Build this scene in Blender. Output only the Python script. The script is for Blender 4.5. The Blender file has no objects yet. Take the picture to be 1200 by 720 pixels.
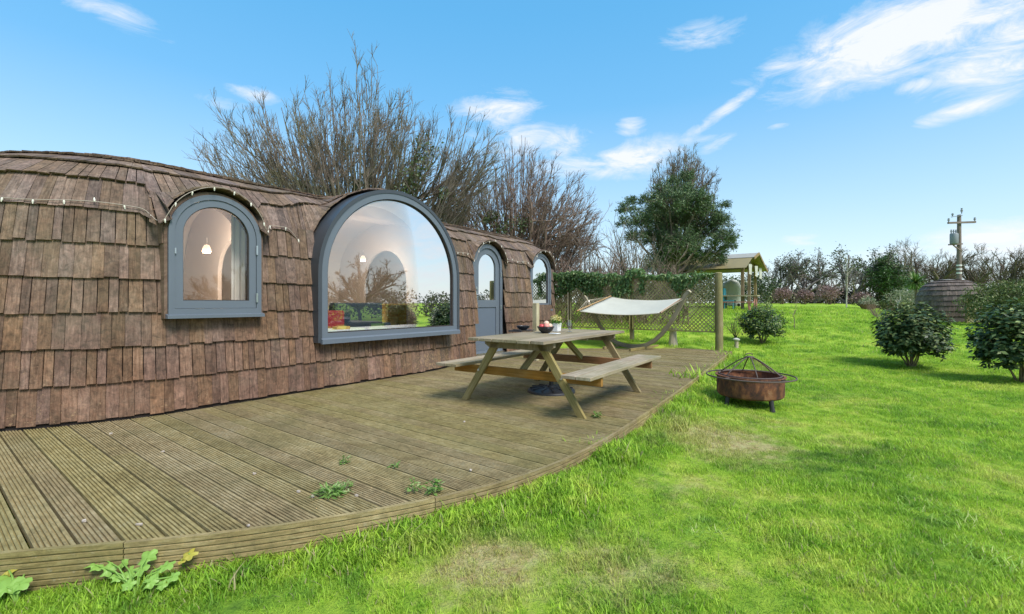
import bpy, math, random
import numpy as np
from math import sin, cos, pi, sqrt, radians, atan, atan2
from mathutils import Vector, Matrix, noise
random.seed(7); rng = np.random.default_rng(11)
S = bpy.context.scene
C = S.collection

# ------------------------------------------------------------------ camera, sky, sun
HOR = 355.0; FP = 533.0; EYE = 1.2
cd = bpy.data.cameras.new("camera"); cam = bpy.data.objects.new("camera", cd); C.objects.link(cam)
cam.location = (0, 0, EYE); cam.rotation_euler = (radians(90), 0, 0)
cd.sensor_width = 36; cd.lens = FP / 1200 * 36; cd.shift_y = -5 / 1200
cd.clip_start = 0.05; cd.clip_end = 3000
S.camera = cam
S.view_settings.view_transform = 'Standard'; S.view_settings.look = 'None'
S.view_settings.exposure = 1.24; S.view_settings.gamma = 1.0
S.cycles.use_denoising = True
S.cycles.max_bounces = 6; S.cycles.transparent_max_bounces = 24
S.cycles.sample_clamp_indirect = 4.0
SUN_EL, SUN_AZ = 50.0, 140.0        # azimuth clockwise from +Y: behind the camera, to the right
sl = bpy.data.lights.new("sun", 'SUN'); sun = bpy.data.objects.new("sun", sl); C.objects.link(sun)
sl.energy = 2.15; sl.angle = radians(22); sl.color = (1.0, 0.955, 0.90)
_a, _e = radians(SUN_AZ), radians(SUN_EL)
sdir = Vector((sin(_a) * cos(_e), cos(_a) * cos(_e), sin(_e)))
sun.rotation_euler = sdir.to_track_quat('Z', 'Y').to_euler(); sun.location = (0, 0, 40)

def pxdir(px, py):
    x, z = (px - 600) / FP, (HOR - py) / FP
    return atan2(x, 1), atan2(z, sqrt(1 + x * x))

W = bpy.data.worlds.new("World"); S.world = W; W.use_nodes = True
def build_world():
    nt = W.node_tree; N = nt.nodes; L = nt.links; N.clear()
    def nd(t, **k):
        n = N.new(t)
        for a, b in k.items(): setattr(n, a, b)
        return n
    def m(op, a, b=None, c=None, clamp=False):
        n = nd('ShaderNodeMath', operation=op, use_clamp=clamp)
        for i, v in enumerate((a, b, c)):
            if v is None: continue
            if isinstance(v, (int, float)): n.inputs[i].default_value = v
            else: L.new(v, n.inputs[i])
        return n.outputs[0]
    sky = nd('ShaderNodeTexSky', sky_type='NISHITA', sun_disc=False)
    sky.sun_elevation = _e; sky.sun_rotation = _a
    sky.air_density = 1.15; sky.dust_density = 0.25; sky.ozone_density = 2.6; sky.altitude = 100
    hsv = nd('ShaderNodeHueSaturation'); hsv.inputs['Saturation'].default_value = 1.12; hsv.inputs['Value'].default_value = 1.0
    L.new(sky.outputs[0], hsv.inputs['Color'])
    tc = nd('ShaderNodeTexCoord'); sx = nd('ShaderNodeSeparateXYZ'); L.new(tc.outputs['Generated'], sx.inputs[0])
    x, y, z = sx.outputs
    az = m('ARCTAN2', x, y); el = m('ARCSINE', z)
    # clouds lie on a layer overhead: project the direction onto it
    zz = m('ADD', m('MAXIMUM', z, 0.0), 0.10)
    cx = m('DIVIDE', x, zz); cy = m('DIVIDE', y, zz)
    cv = nd('ShaderNodeCombineXYZ'); L.new(cx, cv.inputs[0]); L.new(cy, cv.inputs[1])
    n1 = nd('ShaderNodeTexNoise'); n1.inputs['Scale'].default_value = 1.5; n1.inputs['Detail'].default_value = 9; n1.inputs['Roughness'].default_value = 0.62
    n1.inputs['Distortion'].default_value = 0.25
    mp = nd('ShaderNodeMapping'); mp.inputs['Scale'].default_value = (0.8, 1.5, 1); mp.inputs['Rotation'].default_value = (0, 0, 0.25); mp.inputs['Location'].default_value = (3.1, 7.7, 0)
    L.new(cv.outputs[0], mp.inputs[0]); L.new(mp.outputs[0], n1.inputs['Vector'])
    cv2 = nd('ShaderNodeCombineXYZ'); L.new(az, cv2.inputs[0]); L.new(m('MULTIPLY', el, 2.6), cv2.inputs[1])
    n2 = nd('ShaderNodeTexNoise'); n2.inputs['Scale'].default_value = 9; n2.inputs['Detail'].default_value = 13; n2.inputs['Roughness'].default_value = 0.68; n2.inputs['Distortion'].default_value = 0.9
    L.new(cv2.outputs[0], n2.inputs['Vector'])
    # the cloud banks seen over the garden: (px, py, half width, half height, tilt, weight)
    banks = [(1060, 42, 185, 40, -0.10, 1.0), (930, 75, 70, 14, -0.1, .75), (1180, 60, 110, 46, -.15, .95), (1140, 122, 75, 12, -0.22, .8), (1075, 100, 26, 9, -.1, .8), (850, 130, 50, 9, -0.5, .75),
             (740, 148, 18, 10, 0, .8), (800, 166, 75, 8, 0, .45), (735, 188, 60, 19, -.1, .95), (660, 168, 40, 20, 0, .75), (585, 130, 52, 22, 0, .8), (610, 160, 70, 26, 0, .65), (690, 190, 80, 22, 0, .6), (300, 110, 36, 9, 0, .6), (120, 10, 80, 15, 0.1, .6),
             (820, 42, 60, 14, 0, .55), (912, 148, 16, 5, 0, .6), (940, 281, 24, 9, 0, .7), (1165, 285, 90, 26, 0, .9), (1060, 300, 90, 14, 0, .5), (840, 170, 30, 9, -.3, .5), (250, 118, 50, 10, 0, .4)]
    tot = None
    for px, py, hw, hh, tilt, wt in banks:
        a0, e0 = pxdir(px, py); ca = cos(a0)
        sa = FP / (hw * ca * ca); se = FP / (hh * ca)
        da = m('SUBTRACT', az, a0); de = m('SUBTRACT', el, e0)
        de2 = m('ADD', de, m('MULTIPLY', da, tilt))
        q = m('ADD', m('POWER', m('MULTIPLY', m('ABSOLUTE', da), sa), 2.0), m('POWER', m('MULTIPLY', m('ABSOLUTE', de2), se), 2.0))
        g = m('MULTIPLY', m('EXPONENT', m('MULTIPLY', q, -0.8)), wt)
        tot = g if tot is None else m('MAXIMUM', tot, g)
    f = m('ADD', m('MULTIPLY', m('SUBTRACT', n1.outputs[0], 0.5), 2.2), m('MULTIPLY', m('SUBTRACT', n2.outputs[0], 0.5), 3.4))
    # away from those banks the same kind of broken cloud goes on
    inview = m('MULTIPLY', m('MULTIPLY', m('SUBTRACT', 1.40, m('ABSOLUTE', az)), 2.4, clamp=True), m('MULTIPLY', m('SUBTRACT', 1.0, el), 2.8, clamp=True))
    amb = m('MULTIPLY', m('SUBTRACT', 1.0, inview), 0.50)
    base = m('MAXIMUM', tot, amb)
    dens = m('MULTIPLY', m('SUBTRACT', m('ADD', m('MULTIPLY', base, 1.15), m('MULTIPLY', f, m('ADD', m('MULTIPLY', base, 0.75), 0.12))), 0.36), 1.35, clamp=True)
    dens = m('MULTIPLY', m('POWER', dens, 1.1), 0.93)
    mix = nd('ShaderNodeMix', data_type='RGBA'); L.new(dens, mix.inputs['Factor'])
    # haze near the horizon, even all round
    hz = nd('ShaderNodeMix', data_type='RGBA')
    L.new(m('MULTIPLY', m('EXPONENT', m('MULTIPLY', m('MAXIMUM', el, 0.0), -9.0)), 0.45), hz.inputs['Factor'])
    # the photograph's sky is a clearer cyan than the model's: blend towards a gradient by height that is the same all round
    gr = nd('ShaderNodeValToRGB'); e_ = gr.color_ramp.elements
    while len(e_) < 6: e_.new(.5)
    for i_, (p_, c_) in enumerate(((0, (.70, .82, .92)), (.07, (.60, .77, .91)), (.19, (.43, .69, .90)), (.40, (.15, .52, .88)), (.56, (.105, .48, .86)), (1.0, (.08, .38, .76)))): e_[i_].position = p_; e_[i_].color = (*c_, 1)
    L.new(m('MAXIMUM', el, 0.0), gr.inputs[0]); gm = nd('ShaderNodeMix', data_type='RGBA'); gm.inputs['Factor'].default_value = .7
    gs = nd('ShaderNodeVectorMath', operation='SCALE'); gs.inputs['Scale'].default_value = 4.25; L.new(gr.outputs[0], gs.inputs[0]); L.new(hsv.outputs[0], gm.inputs['A']); L.new(gs.outputs[0], gm.inputs['B'])
    L.new(gm.outputs['Result'], hz.inputs['A']); hz.inputs['B'].default_value = (3.2, 3.7, 4.05, 1)
    L.new(hz.outputs['Result'], mix.inputs['A']); mix.inputs['B'].default_value = (3.85, 3.95, 4.15, 1)
    bg = nd('ShaderNodeBackground'); bg.inputs['Strength'].default_value = 0.108
    L.new(mix.outputs['Result'], bg.inputs['Color'])
    out = nd('ShaderNodeOutputWorld'); L.new(bg.outputs[0], out.inputs[0])
build_world()

# ------------------------------------------------------------------ helpers
V0 = -8.2                                    # the pod's centre line, in house coordinates
def H(u, v, z=0.0): return Vector((0.6 * u + 0.8 * v, 0.8 * u - 0.6 * v, z))
def UV(x, y): return 0.6 * x + 0.8 * y, 0.8 * x - 0.6 * y
def sst(a, b, x):
    t = min(1, max(0, (x - a) / (b - a))); return t * t * (3 - 2 * t)
def on_deck(px, py, z=0.0):
    d = (EYE - z) * FP / (py - HOR); return Vector(((px - 600) / FP * d, d, z))

EDGE = [(-2.6, -5.6), (-1.6, -4.9), (-.6, -4.05), (.297, -3.24), (.53, -3.03), (.80, -2.78), (1.09, -2.55), (1.465, -2.30), (1.8, -2.12), (2.09, -1.99), (2.40, -1.87), (2.96, -1.76), (3.71, -1.74), (5.2, -1.82), (7.4, -1.99), (10.6, -2.26), (12.2, -2.40)]
def edge_v(u):
    for (a, b), (c, d) in zip(EDGE, EDGE[1:]):
        if u <= c: return b + (d - b) * (u - a) / (c - a)
    return EDGE[-1][1]
def ground_z(x, y):
    u, v = UV(x, y)
    g = -0.18
    s = max(0.0, y - 11.2)
    g += 1.36 * (1 - math.exp(-s / 10.0)) - 0.80 * sst(0, 6.5, x - .72 * y) * min(1, s / 12)
    far = min(1, max(0, (v + 1.0) / 2.0)) * (1 if y < 60 else 0)
    g += far * (0.035 * noise.noise(Vector((x * .35, y * .35, 0))) + 0.012 * noise.noise(Vector((x * 1.7, y * 1.7, 3))))
    if -1 < u < 12.4: g += .075 * sst(.8, 2.2, u) * math.exp(-(max(0, v - edge_v(u)) / .7) ** 2)      # turf banked against the deck
    g += 0.09 * math.exp(-((y - 10.6) / 1.0) ** 2) * sst(6.0, 8.0, x)      # a soft swell across the lawn
    return g
def gpt(px, py, dz=0.0):
    rx, rz = (px - 600) / FP, (HOR - py) / FP
    d = 1.0
    while d < 300:
        if EYE + rz * d <= ground_z(rx * d, d): break
        d += 0.02
    return Vector((rx * d, d, ground_z(rx * d, d) + dz))
def gat(px, d, dz=0.0):
    x = (px - 600) / FP * d; return Vector((x, d, ground_z(x, d) + dz))

class MB:
    def __init__(s): s.v = []; s.f = []; s.uv = []; s.m = []
    def quadbox(s, A, B, mi=0):
        """A, B: matching loops of points (start, end); closed sides plus caps; UV: across, along"""
        n = len(A); o = len(s.v); s.v += [tuple(p) for p in A] + [tuple(p) for p in B]
        ou, ov = random.random() * 7, random.random() * 7
        acc = 0
        for i in range(n):
            j = (i + 1) % n; w = (Vector(A[i]) - Vector(A[j])).length; l = (Vector(A[i]) - Vector(B[i])).length
            s.f.append((o + i, o + j, o + n + j, o + n + i))
            s.uv += [(ou + acc, ov), (ou + acc + w, ov), (ou + acc + w, ov + l), (ou + acc, ov + l)]; acc += w; s.m.append(mi)
        for loop, off, rev in ((A, 0, True), (B, n, False)):
            idx = list(range(n)); idx = idx[::-1] if rev else idx
            s.f.append(tuple(o + off + k for k in idx)); c = Vector(loop[0])
            for k in idx:
                d = Vector(loop[k]) - c; s.uv.append((ou + d.x + d.y * .7, ov + d.z + d.y * .3))
            s.m.append(mi)
    def beam(s, p, q, w, h, side=None, mi=0):
        p = Vector(p); q = Vector(q); d = (q - p).normalized()
        side = Vector(side) if side is not None else (Vector((0, 0, 1)).cross(d) if abs(d.z) < .95 else Vector((1, 0, 0)))
        side = (side - d * side.dot(d)).normalized(); up = d.cross(side)
        a = side * w / 2; b = up * h / 2
        s.quadbox([p - a - b, p + a - b, p + a + b, p - a + b], [q - a - b, q + a - b, q + a + b, q - a + b], mi)
    def box(s, c, ax, ay, az, mi=0):
        """centre and three half-axis vectors"""
        c, ax, ay, az = map(Vector, (c, ax, ay, az))
        s.quadbox([c - ax - ay - az, c - ax + ay - az, c - ax + ay + az, c - ax - ay + az], [c + ax - ay - az, c + ax + ay - az, c + ax + ay + az, c + ax - ay + az], mi)
    def tube(s, pts, r, n=6, mi=0, closed=False, caps=True):
        pts = [Vector(p) for p in pts]; K = len(pts); o = len(s.v); rr = r if isinstance(r, (list, tuple)) else [r] * K
        ref = None; acc = 0; ou = random.random() * 5
        for i, p in enumerate(pts):
            a = pts[(i - 1) % K] if (closed or i) else p; b = pts[(i + 1) % K] if (closed or i < K - 1) else p
            d = (b - a).normalized()
            if ref is None: ref = d.orthogonal().normalized()
            ref = (ref - d * ref.dot(d)).normalized(); q = d.cross(ref)
            for j in range(n):
                t = 2 * pi * j / n; s.v.append(tuple(p + (ref * cos(t) + q * sin(t)) * rr[i]))
        R = K if closed else K - 1
        for i in range(R):
            k = (i + 1) % K; l = (pts[k] - pts[i]).length
            for j in range(n):
                jj = (j + 1) % n
                s.f.append((o + i * n + j, o + i * n + jj, o + k * n + jj, o + k * n + j)); s.m.append(mi)
                w = 2 * pi * rr[i] / n
                s.uv += [(ou + j * w, acc), (ou + (j + 1) * w, acc), (ou + (j + 1) * w, acc + l), (ou + j * w, acc + l)]
            acc += l
        if caps and not closed:
            s.f.append(tuple(o + j for j in range(n))[::-1]); s.uv += [(0, 0)] * n; s.m.append(mi)
            s.f.append(tuple(o + (K - 1) * n + j for j in range(n))); s.uv += [(0, 0)] * n; s.m.append(mi)
    def lathe(s, prof, c, n=24, ax=None, mi=0):
        c = Vector(c); o = len(s.v); K = len(prof); rot = Matrix.Identity(3) if ax is None else Vector(ax).to_track_quat('Z', 'Y').to_matrix()
        for r, z in prof:
            for j in range(n):
                t = 2 * pi * j / n; s.v.append(tuple(c + rot @ Vector((r * cos(t), r * sin(t), z))))
        for i in range(K - 1):
            for j in range(n):
                jj = (j + 1) % n; s.f.append((o + i * n + j, o + i * n + jj, o + (i + 1) * n + jj, o + (i + 1) * n + j)); s.m.append(mi)
                a, b = j / n, (j + 1) / n; s.uv += [(a, prof[i][1]), (b, prof[i][1]), (b, prof[i + 1][1]), (a, prof[i + 1][1])]
    def poly(s, pts, mi=0):
        o = len(s.v); s.v += [tuple(p) for p in pts]; s.f.append(tuple(range(o, o + len(pts)))); s.uv += [(p[0], p[1]) for p in pts]; s.m.append(mi)
    def grid(s, G, mi=0, closed=False):
        """G[i][j] points"""
        o = len(s.v); n = len(G[0])
        for row in G: s.v += [tuple(p) for p in row]
        for i in range(len(G) - 1):
            for j in range(n - 1 if not closed else n):
                k = (j + 1) % n
                s.f.append((o + i * n + j, o + i * n + k, o + (i + 1) * n + k, o + (i + 1) * n + j)); s.m.append(mi)
                s.uv += [(j / n, i / len(G)), ((j + 1) / n, i / len(G)), ((j + 1) / n, (i + 1) / len(G)), (j / n, (i + 1) / len(G))]
    def obj(s, name, mats, parent=None, smooth=False, kind=None, label=None, bevel=0):
        me = bpy.data.meshes.new(name)
        off = wloc(parent) if parent else Vector((0, 0, 0))
        me.from_pydata([(a - off.x, b - off.y, c - off.z) for a, b, c in s.v], [], s.f)
        uvl = me.uv_layers.new(name="UVMap"); uvl.data.foreach_set("uv", np.array(s.uv, dtype=np.float32).ravel())
        mats = mats if isinstance(mats, (list, tuple)) else [mats]
        for mm in mats: me.materials.append(mm)
        if len(mats) > 1: me.polygons.foreach_set("material_index", s.m)
        if smooth is True: me.polygons.foreach_set("use_smooth", [True] * len(s.f))
        elif smooth: me.polygons.foreach_set("use_smooth", [True] * len(s.f))
        me.update()
        if isinstance(smooth, float):
            try: me.set_sharp_from_angle(angle=smooth)
            except Exception: pass
        o = bpy.data.objects.new(name, me); C.objects.link(o)
        if parent: o.parent = parent
        if kind: o["kind"] = kind
        if label: o["label"] = label
        if bevel:
            b = o.modifiers.new("bevel", 'BEVEL'); b.width = bevel; b.segments = 2; b.limit_method = 'ANGLE'
        return o
_wl = {}
def wloc(o):
    while o is not None and o.name not in _wl: o = o.parent
    return _wl[o.name] if o is not None else Vector((0, 0, 0))
def tag(o, label=None, cat=None, group=None, kind=None):
    if label: o["label"] = label
    if cat: o["category"] = cat
    if group: o["group"] = group
    if kind: o["kind"] = kind
    return o
def root(name, loc, label, cat, group=None):
    o = bpy.data.objects.new(name, None); o.empty_display_size = .1; C.objects.link(o); o.location = Vector(loc); _wl[o.name] = Vector(loc)
    return tag(o, label, cat, group)
def recentre(o, loc):
    """give a one-mesh thing its origin at its base"""
    loc = Vector(loc); o.data.transform(Matrix.Translation(-loc)); o.location = loc; return o
def copy_tree(src, loc, rz=0, label=None, sc=1.0):
    r = src.copy(); C.objects.link(r); r.location = loc; r.rotation_euler = (0, 0, rz); r.scale = (sc, sc, sc)
    if label: r["label"] = label
    for ch in list(src.children):
        c = ch.copy(); C.objects.link(c); c.parent = r
        for g in ch.children:
            d = g.copy(); C.objects.link(d); d.parent = c
    return r
def mesh_np(name, V, F, mat, parent=None, smooth=False, kind=None, loc=None):
    """V (n,3) world, F (m,k) one face size; fast"""
    V = np.asarray(V, dtype=np.float32); F = np.asarray(F, dtype=np.int32)
    off = np.array(wloc(parent)) if parent else (np.array(loc, dtype=float) if loc is not None else np.zeros(3))
    V = V - off
    me = bpy.data.meshes.new(name); k = F.shape[1]; m = F.shape[0]
    me.vertices.add(len(V)); me.vertices.foreach_set("co", V.astype(np.float32).ravel())
    me.loops.add(m * k); me.loops.foreach_set("vertex_index", F.ravel())
    me.polygons.add(m); me.polygons.foreach_set("loop_start", np.arange(0, m * k, k, dtype=np.int32))
    if smooth: me.polygons.foreach_set("use_smooth", np.ones(m, dtype=bool))
    me.materials.append(mat); me.update(calc_edges=True); me.validate()
    o = bpy.data.objects.new(name, me); C.objects.link(o)
    if parent: o.parent = parent
    elif loc is not None: o.location = Vector([float(a) for a in loc])
    if kind: o["kind"] = kind
    return o

# ------------------------------------------------------------------ materials
def NT(name):
    m = bpy.data.materials.new(name); m.use_nodes = True; nt = m.node_tree
    return m, nt, nt.nodes, nt.links, nt.nodes['Principled BSDF']
def node(N, t, **k):
    n = N.new(t)
    for a, b in k.items():
        if a in n.bl_rna.properties: setattr(n, a, b)
        else: n.inputs[a.replace('_', ' ')].default_value = b
    return n
def ramp(N, stops, mode='LINEAR'):
    r = N.new('ShaderNodeValToRGB'); r.color_ramp.interpolation = mode; e = r.color_ramp.elements
    while len(e) < len(stops): e.new(0.5)
    for i, (p, c) in enumerate(stops): e[i].position = p; e[i].color = (*c, 1) if len(c) == 3 else c
    return r
def mixc(N, L, fac, a, b, mode='MIX'):
    n = N.new('ShaderNodeMix'); n.data_type = 'RGBA'; n.blend_type = mode
    for i, v in (('Factor', fac), ('A', a), ('B', b)):
        if isinstance(v, (int, float)): n.inputs[i].default_value = v
        elif isinstance(v, tuple): n.inputs[i].default_value = (*v, 1) if len(v) == 3 else v
        else: L.new(v, n.inputs[i])
    return n.outputs['Result']
def mathn(N, L, op, a, b=0.0, clamp=False):
    n = N.new('ShaderNodeMath'); n.operation = op; n.use_clamp = clamp
    for i, v in enumerate((a, b)):
        if isinstance(v, (int, float)): n.inputs[i].default_value = v
        else: L.new(v, n.inputs[i])
    return n.outputs[0]

def wood_mat(name, dark, mid, light, rough=.8, scale=1.0, algae=None, algae_amt=.4, spots=None, spot_amt=.0, bump=.5, spot_low=False, var=.35, vs=2.6, blot=.0):
    m, nt, N, L, B = NT(name)
    tc = node(N, 'ShaderNodeTexCoord'); mp = node(N, 'ShaderNodeMapping'); mp.inputs['Scale'].default_value = (55 * scale, vs * scale, 1)
    L.new(tc.outputs['UV'], mp.inputs[0])
    gi = node(N, 'ShaderNodeNewGeometry'); oi = node(N, 'ShaderNodeObjectInfo')
    grain = node(N, 'ShaderNodeTexNoise', Scale=1.0, Detail=6, Roughness=.65, Distortion=.6); L.new(mp.outputs[0], grain.inputs['Vector'])
    patch = node(N, 'ShaderNodeTexNoise', Scale=2.2, Detail=5, Roughness=.6); L.new(tc.outputs['Object'], patch.inputs['Vector'])
    fine = node(N, 'ShaderNodeTexNoise', Scale=70, Detail=4, Roughness=.7); L.new(tc.outputs['Object'], fine.inputs['Vector'])
    g2 = mathn(N, L, 'ADD', mathn(N, L, 'MULTIPLY', grain.outputs[0], .62), mathn(N, L, 'MULTIPLY', patch.outputs[0], .38))
    r = ramp(N, [(.33, dark), (.5, mid), (.68, light)]); L.new(g2, r.inputs[0]); col = r.outputs[0]
    # every board its own tone
    rnd = mathn(N, L, 'FRACT', mathn(N, L, 'ADD', gi.outputs['Random Per Island'], oi.outputs['Random']))
    hv = node(N, 'ShaderNodeHueSaturation'); L.new(col, hv.inputs['Color'])
    L.new(mathn(N, L, 'ADD', mathn(N, L, 'MULTIPLY', rnd, var * 1.6), 1 - var * .8), hv.inputs['Value'])
    rn2 = mathn(N, L, 'FRACT', mathn(N, L, 'MULTIPLY', rnd, 17.3))
    L.new(mathn(N, L, 'ADD', mathn(N, L, 'MULTIPLY', rn2, var), 1 - var * .5), hv.inputs['Saturation'])
    L.new(mathn(N, L, 'ADD', mathn(N, L, 'MULTIPLY', rn2, .02), .49), hv.inputs['Hue'])
    col = hv.outputs[0]
    if blot:
        bl_ = node(N, 'ShaderNodeTexNoise', Scale=16, Detail=7, Roughness=.72, Distortion=.7); L.new(tc.outputs['Object'], bl_.inputs['Vector'])
        br = ramp(N, [(.30, (1 - blot, 1 - blot * .95, 1 - blot * .95)), (.5, (1, 1, 1)), (.70, (1 + blot * .9, 1 + blot * .78, 1 + blot * .72))]); L.new(bl_.outputs[0], br.inputs[0]); col = mixc(N, L, 1.0, col, br.outputs[0], 'MULTIPLY')
    if spot_low:      # the lower courses, splashed by rain, stay redder; the roof has silvered
        gz_ = node(N, 'ShaderNodeSeparateXYZ'); L.new(gi.outputs['Position'], gz_.inputs[0]); hn = mathn(N, L, 'ADD', gz_.outputs[2], mathn(N, L, 'MULTIPLY', patch.outputs[0], 1.2))
        zr = ramp(N, [(.20, (1.03, .86, .77)), (.50, (1.0, .94, .88)), (.78, (1.04, 1.06, 1.08))]); L.new(mathn(N, L, 'DIVIDE', hn, 3.8), zr.inputs[0]); col = mixc(N, L, 1.0, col, zr.outputs[0], 'MULTIPLY')
    if algae:
        an = node(N, 'ShaderNodeTexNoise', Scale=1.3, Detail=7, Roughness=.68); L.new(tc.outputs['Object'], an.inputs['Vector'])
        ar = ramp(N, [(.48, (0, 0, 0)), (.66, (1, 1, 1))]); L.new(an.outputs[0], ar.inputs[0])
        col = mixc(N, L, mathn(N, L, 'MULTIPLY', ar.outputs[0], algae_amt), col, algae)
    if spots:
        vn = node(N, 'ShaderNodeTexNoise', Scale=26, Detail=5, Roughness=.75); L.new(tc.outputs['Object'], vn.inputs['Vector'])
        bn = node(N, 'ShaderNodeTexNoise', Scale=1.1, Detail=2); L.new(tc.outputs['Object'], bn.inputs['Vector'])
        s = mathn(N, L, 'ADD', vn.outputs[0], mathn(N, L, 'MULTIPLY', mathn(N, L, 'SUBTRACT', bn.outputs[0], .5), .5))
        if spot_low:
            gp = node(N, 'ShaderNodeSeparateXYZ'); L.new(gi.outputs['Position'], gp.inputs[0])
            s = mathn(N, L, 'SUBTRACT', s, mathn(N, L, 'MULTIPLY', gp.outputs[2], .05))
        sr = ramp(N, [(.62, (0, 0, 0)), (.67, (1, 1, 1))]); L.new(s, sr.inputs[0])
        col = mixc(N, L, mathn(N, L, 'MULTIPLY', sr.outputs[0], spot_amt), col, spots)
    L.new(col, B.inputs['Base Color']); B.inputs['Roughness'].default_value = rough; B.inputs['Specular IOR Level'].default_value = .25
    bp = node(N, 'ShaderNodeBump', Strength=bump, Distance=.006)
    L.new(mathn(N, L, 'ADD', grain.outputs[0], mathn(N, L, 'MULTIPLY', fine.outputs[0], .5)), bp.inputs['Height']); L.new(bp.outputs[0], B.inputs['Normal'])
    return m
def plain(name, col, rough=.5, metal=0, var=.12, bump=0, scale=8, spec=.5):
    m, nt, N, L, B = NT(name)
    tc = node(N, 'ShaderNodeTexCoord'); n = node(N, 'ShaderNodeTexNoise', Scale=scale, Detail=6, Roughness=.65); L.new(tc.outputs['Object'], n.inputs['Vector'])
    hv = node(N, 'ShaderNodeHueSaturation'); hv.inputs['Color'].default_value = (*col, 1)
    L.new(mathn(N, L, 'ADD', mathn(N, L, 'MULTIPLY', n.outputs[0], var * 2), 1 - var), hv.inputs['Value']); L.new(hv.outputs[0], B.inputs['Base Color'])
    L.new(mathn(N, L, 'ADD', mathn(N, L, 'MULTIPLY', n.outputs[0], .25), rough - .12), B.inputs['Roughness'])
    B.inputs['Metallic'].default_value = metal; B.inputs['Specular IOR Level'].default_value = spec
    if bump:
        bp = node(N, 'ShaderNodeBump', Strength=bump, Distance=.01); L.new(n.outputs[0], bp.inputs['Height']); L.new(bp.outputs[0], B.inputs['Normal'])
    return m
def leaf_mat(name, c1, c2, c3=None, rough=.5, trans=.25, spec=.4, p3=.9):
    m, nt, N, L, B = NT(name)
    gi = node(N, 'ShaderNodeNewGeometry'); oi = node(N, 'ShaderNodeObjectInfo')
    stops = [(0, c1), (.75, c2)] + ([(p3, c3)] if c3 else [])
    r = ramp(N, stops); L.new(gi.outputs['Random Per Island'], r.inputs[0])
    n = node(N, 'ShaderNodeTexNoise', Scale=1.3, Detail=3); L.new(gi.outputs['Position'], n.inputs['Vector'])
    hv = node(N, 'ShaderNodeHueSaturation'); L.new(r.outputs[0], hv.inputs['Color']); L.new(mathn(N, L, 'ADD', mathn(N, L, 'MULTIPLY', n.outputs[0], .8), .6), hv.inputs['Value'])
    L.new(hv.outputs[0], B.inputs['Base Color']); B.inputs['Roughness'].default_value = rough; B.inputs['Specular IOR Level'].default_value = spec
    if trans:
        t = node(N, 'ShaderNodeBsdfTranslucent'); L.new(hv.outputs[0], t.inputs[0]); mx = node(N, 'ShaderNodeMixShader'); mx.inputs[0].default_value = trans
        L.new(B.outputs[0], mx.inputs[1]); L.new(t.outputs[0], mx.inputs[2]); L.new(mx.outputs[0], N['Material Output'].inputs[0])
    return m
def bark_mat(name, c1, c2, green=None, gamt=.5, scale=6):
    m, nt, N, L, B = NT(name)
    gi = node(N, 'ShaderNodeNewGeometry'); n = node(N, 'ShaderNodeTexNoise', Scale=scale, Detail=5, Roughness=.7); L.new(gi.outputs['Position'], n.inputs['Vector'])
    r = ramp(N, [(.35, c1), (.65, c2)]); L.new(n.outputs[0], r.inputs[0]); col = r.outputs[0]
    if green:
        g = node(N, 'ShaderNodeTexNoise', Scale=.9, Detail=4); L.new(gi.outputs['Position'], g.inputs['Vector'])
        gr = ramp(N, [(.45, (0, 0, 0)), (.6, (1, 1, 1))]); L.new(g.outputs[0], gr.inputs[0]); col = mixc(N, L, mathn(N, L, 'MULTIPLY', gr.outputs[0], gamt), col, green)
    L.new(col, B.inputs['Base Color']); B.inputs['Roughness'].default_value = .9; B.inputs['Specular IOR Level'].default_value = .15
    return m
def glass_mat(name, tint=(.95, .97, .97), ior=1.5, refl=1.0, add=0.0):
    m, nt, N, L, B = NT(name); N.remove(B)
    tr = node(N, 'ShaderNodeBsdfTransparent'); tr.inputs[0].default_value = (*tint, 1); gl = node(N, 'ShaderNodeBsdfGlossy', Roughness=0.0)
    fr = node(N, 'ShaderNodeFresnel'); fr.inputs[0].default_value = ior
    w = node(N, 'ShaderNodeTexNoise', Scale=.8, Detail=1); bp = node(N, 'ShaderNodeBump', Strength=.03, Distance=.02); L.new(w.outputs[0], bp.inputs['Height']); L.new(bp.outputs[0], gl.inputs['Normal'])
    mx = node(N, 'ShaderNodeMixShader'); L.new(mathn(N, L, 'ADD', mathn(N, L, 'MULTIPLY', fr.outputs[0], refl), add, True), mx.inputs[0]); L.new(tr.outputs[0], mx.inputs[1]); L.new(gl.outputs[0], mx.inputs[2])
    L.new(mx.outputs[0], N['Material Output'].inputs[0]); return m

M = {}
M['shingle'] = wood_mat('cedar_shingle', (.078, .050, .036), (.146, .099, .072), (.240, .176, .134), algae=(.10, .10, .06), algae_amt=.30, spots=(.36, .24, .13), spot_amt=.6, spot_low=True, var=.34, bump=1.0, vs=6, blot=.55)
M['shingle_far'] = wood_mat('far_shingle', (.07, .05, .042), (.12, .095, .08), (.19, .16, .14), var=.3, vs=6, blot=.4)
M['shell'] = plain('shell_felt', (.03, .022, .018), .9)
M['deck'] = wood_mat('weathered_decking', (.135, .098, .040), (.252, .196, .088), (.36, .298, .160), algae=(.15, .14, .06), algae_amt=.4, spots=(.34, .32, .22), spot_amt=.3, var=.12, vs=8, blot=.3, bump=.5)
M['table'] = wood_mat('weathered_table_wood', (.17, .13, .075), (.28, .225, .145), (.40, .345, .25), algae=(.15, .155, .075), algae_amt=.5, var=.25, bump=.6)
M['leg_olive'] = wood_mat('olive_treated_wood', (.14, .105, .04), (.24, .185, .08), (.33, .27, .14), algae=(.13, .14, .05), algae_amt=.4, var=.2, bump=.5)
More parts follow.
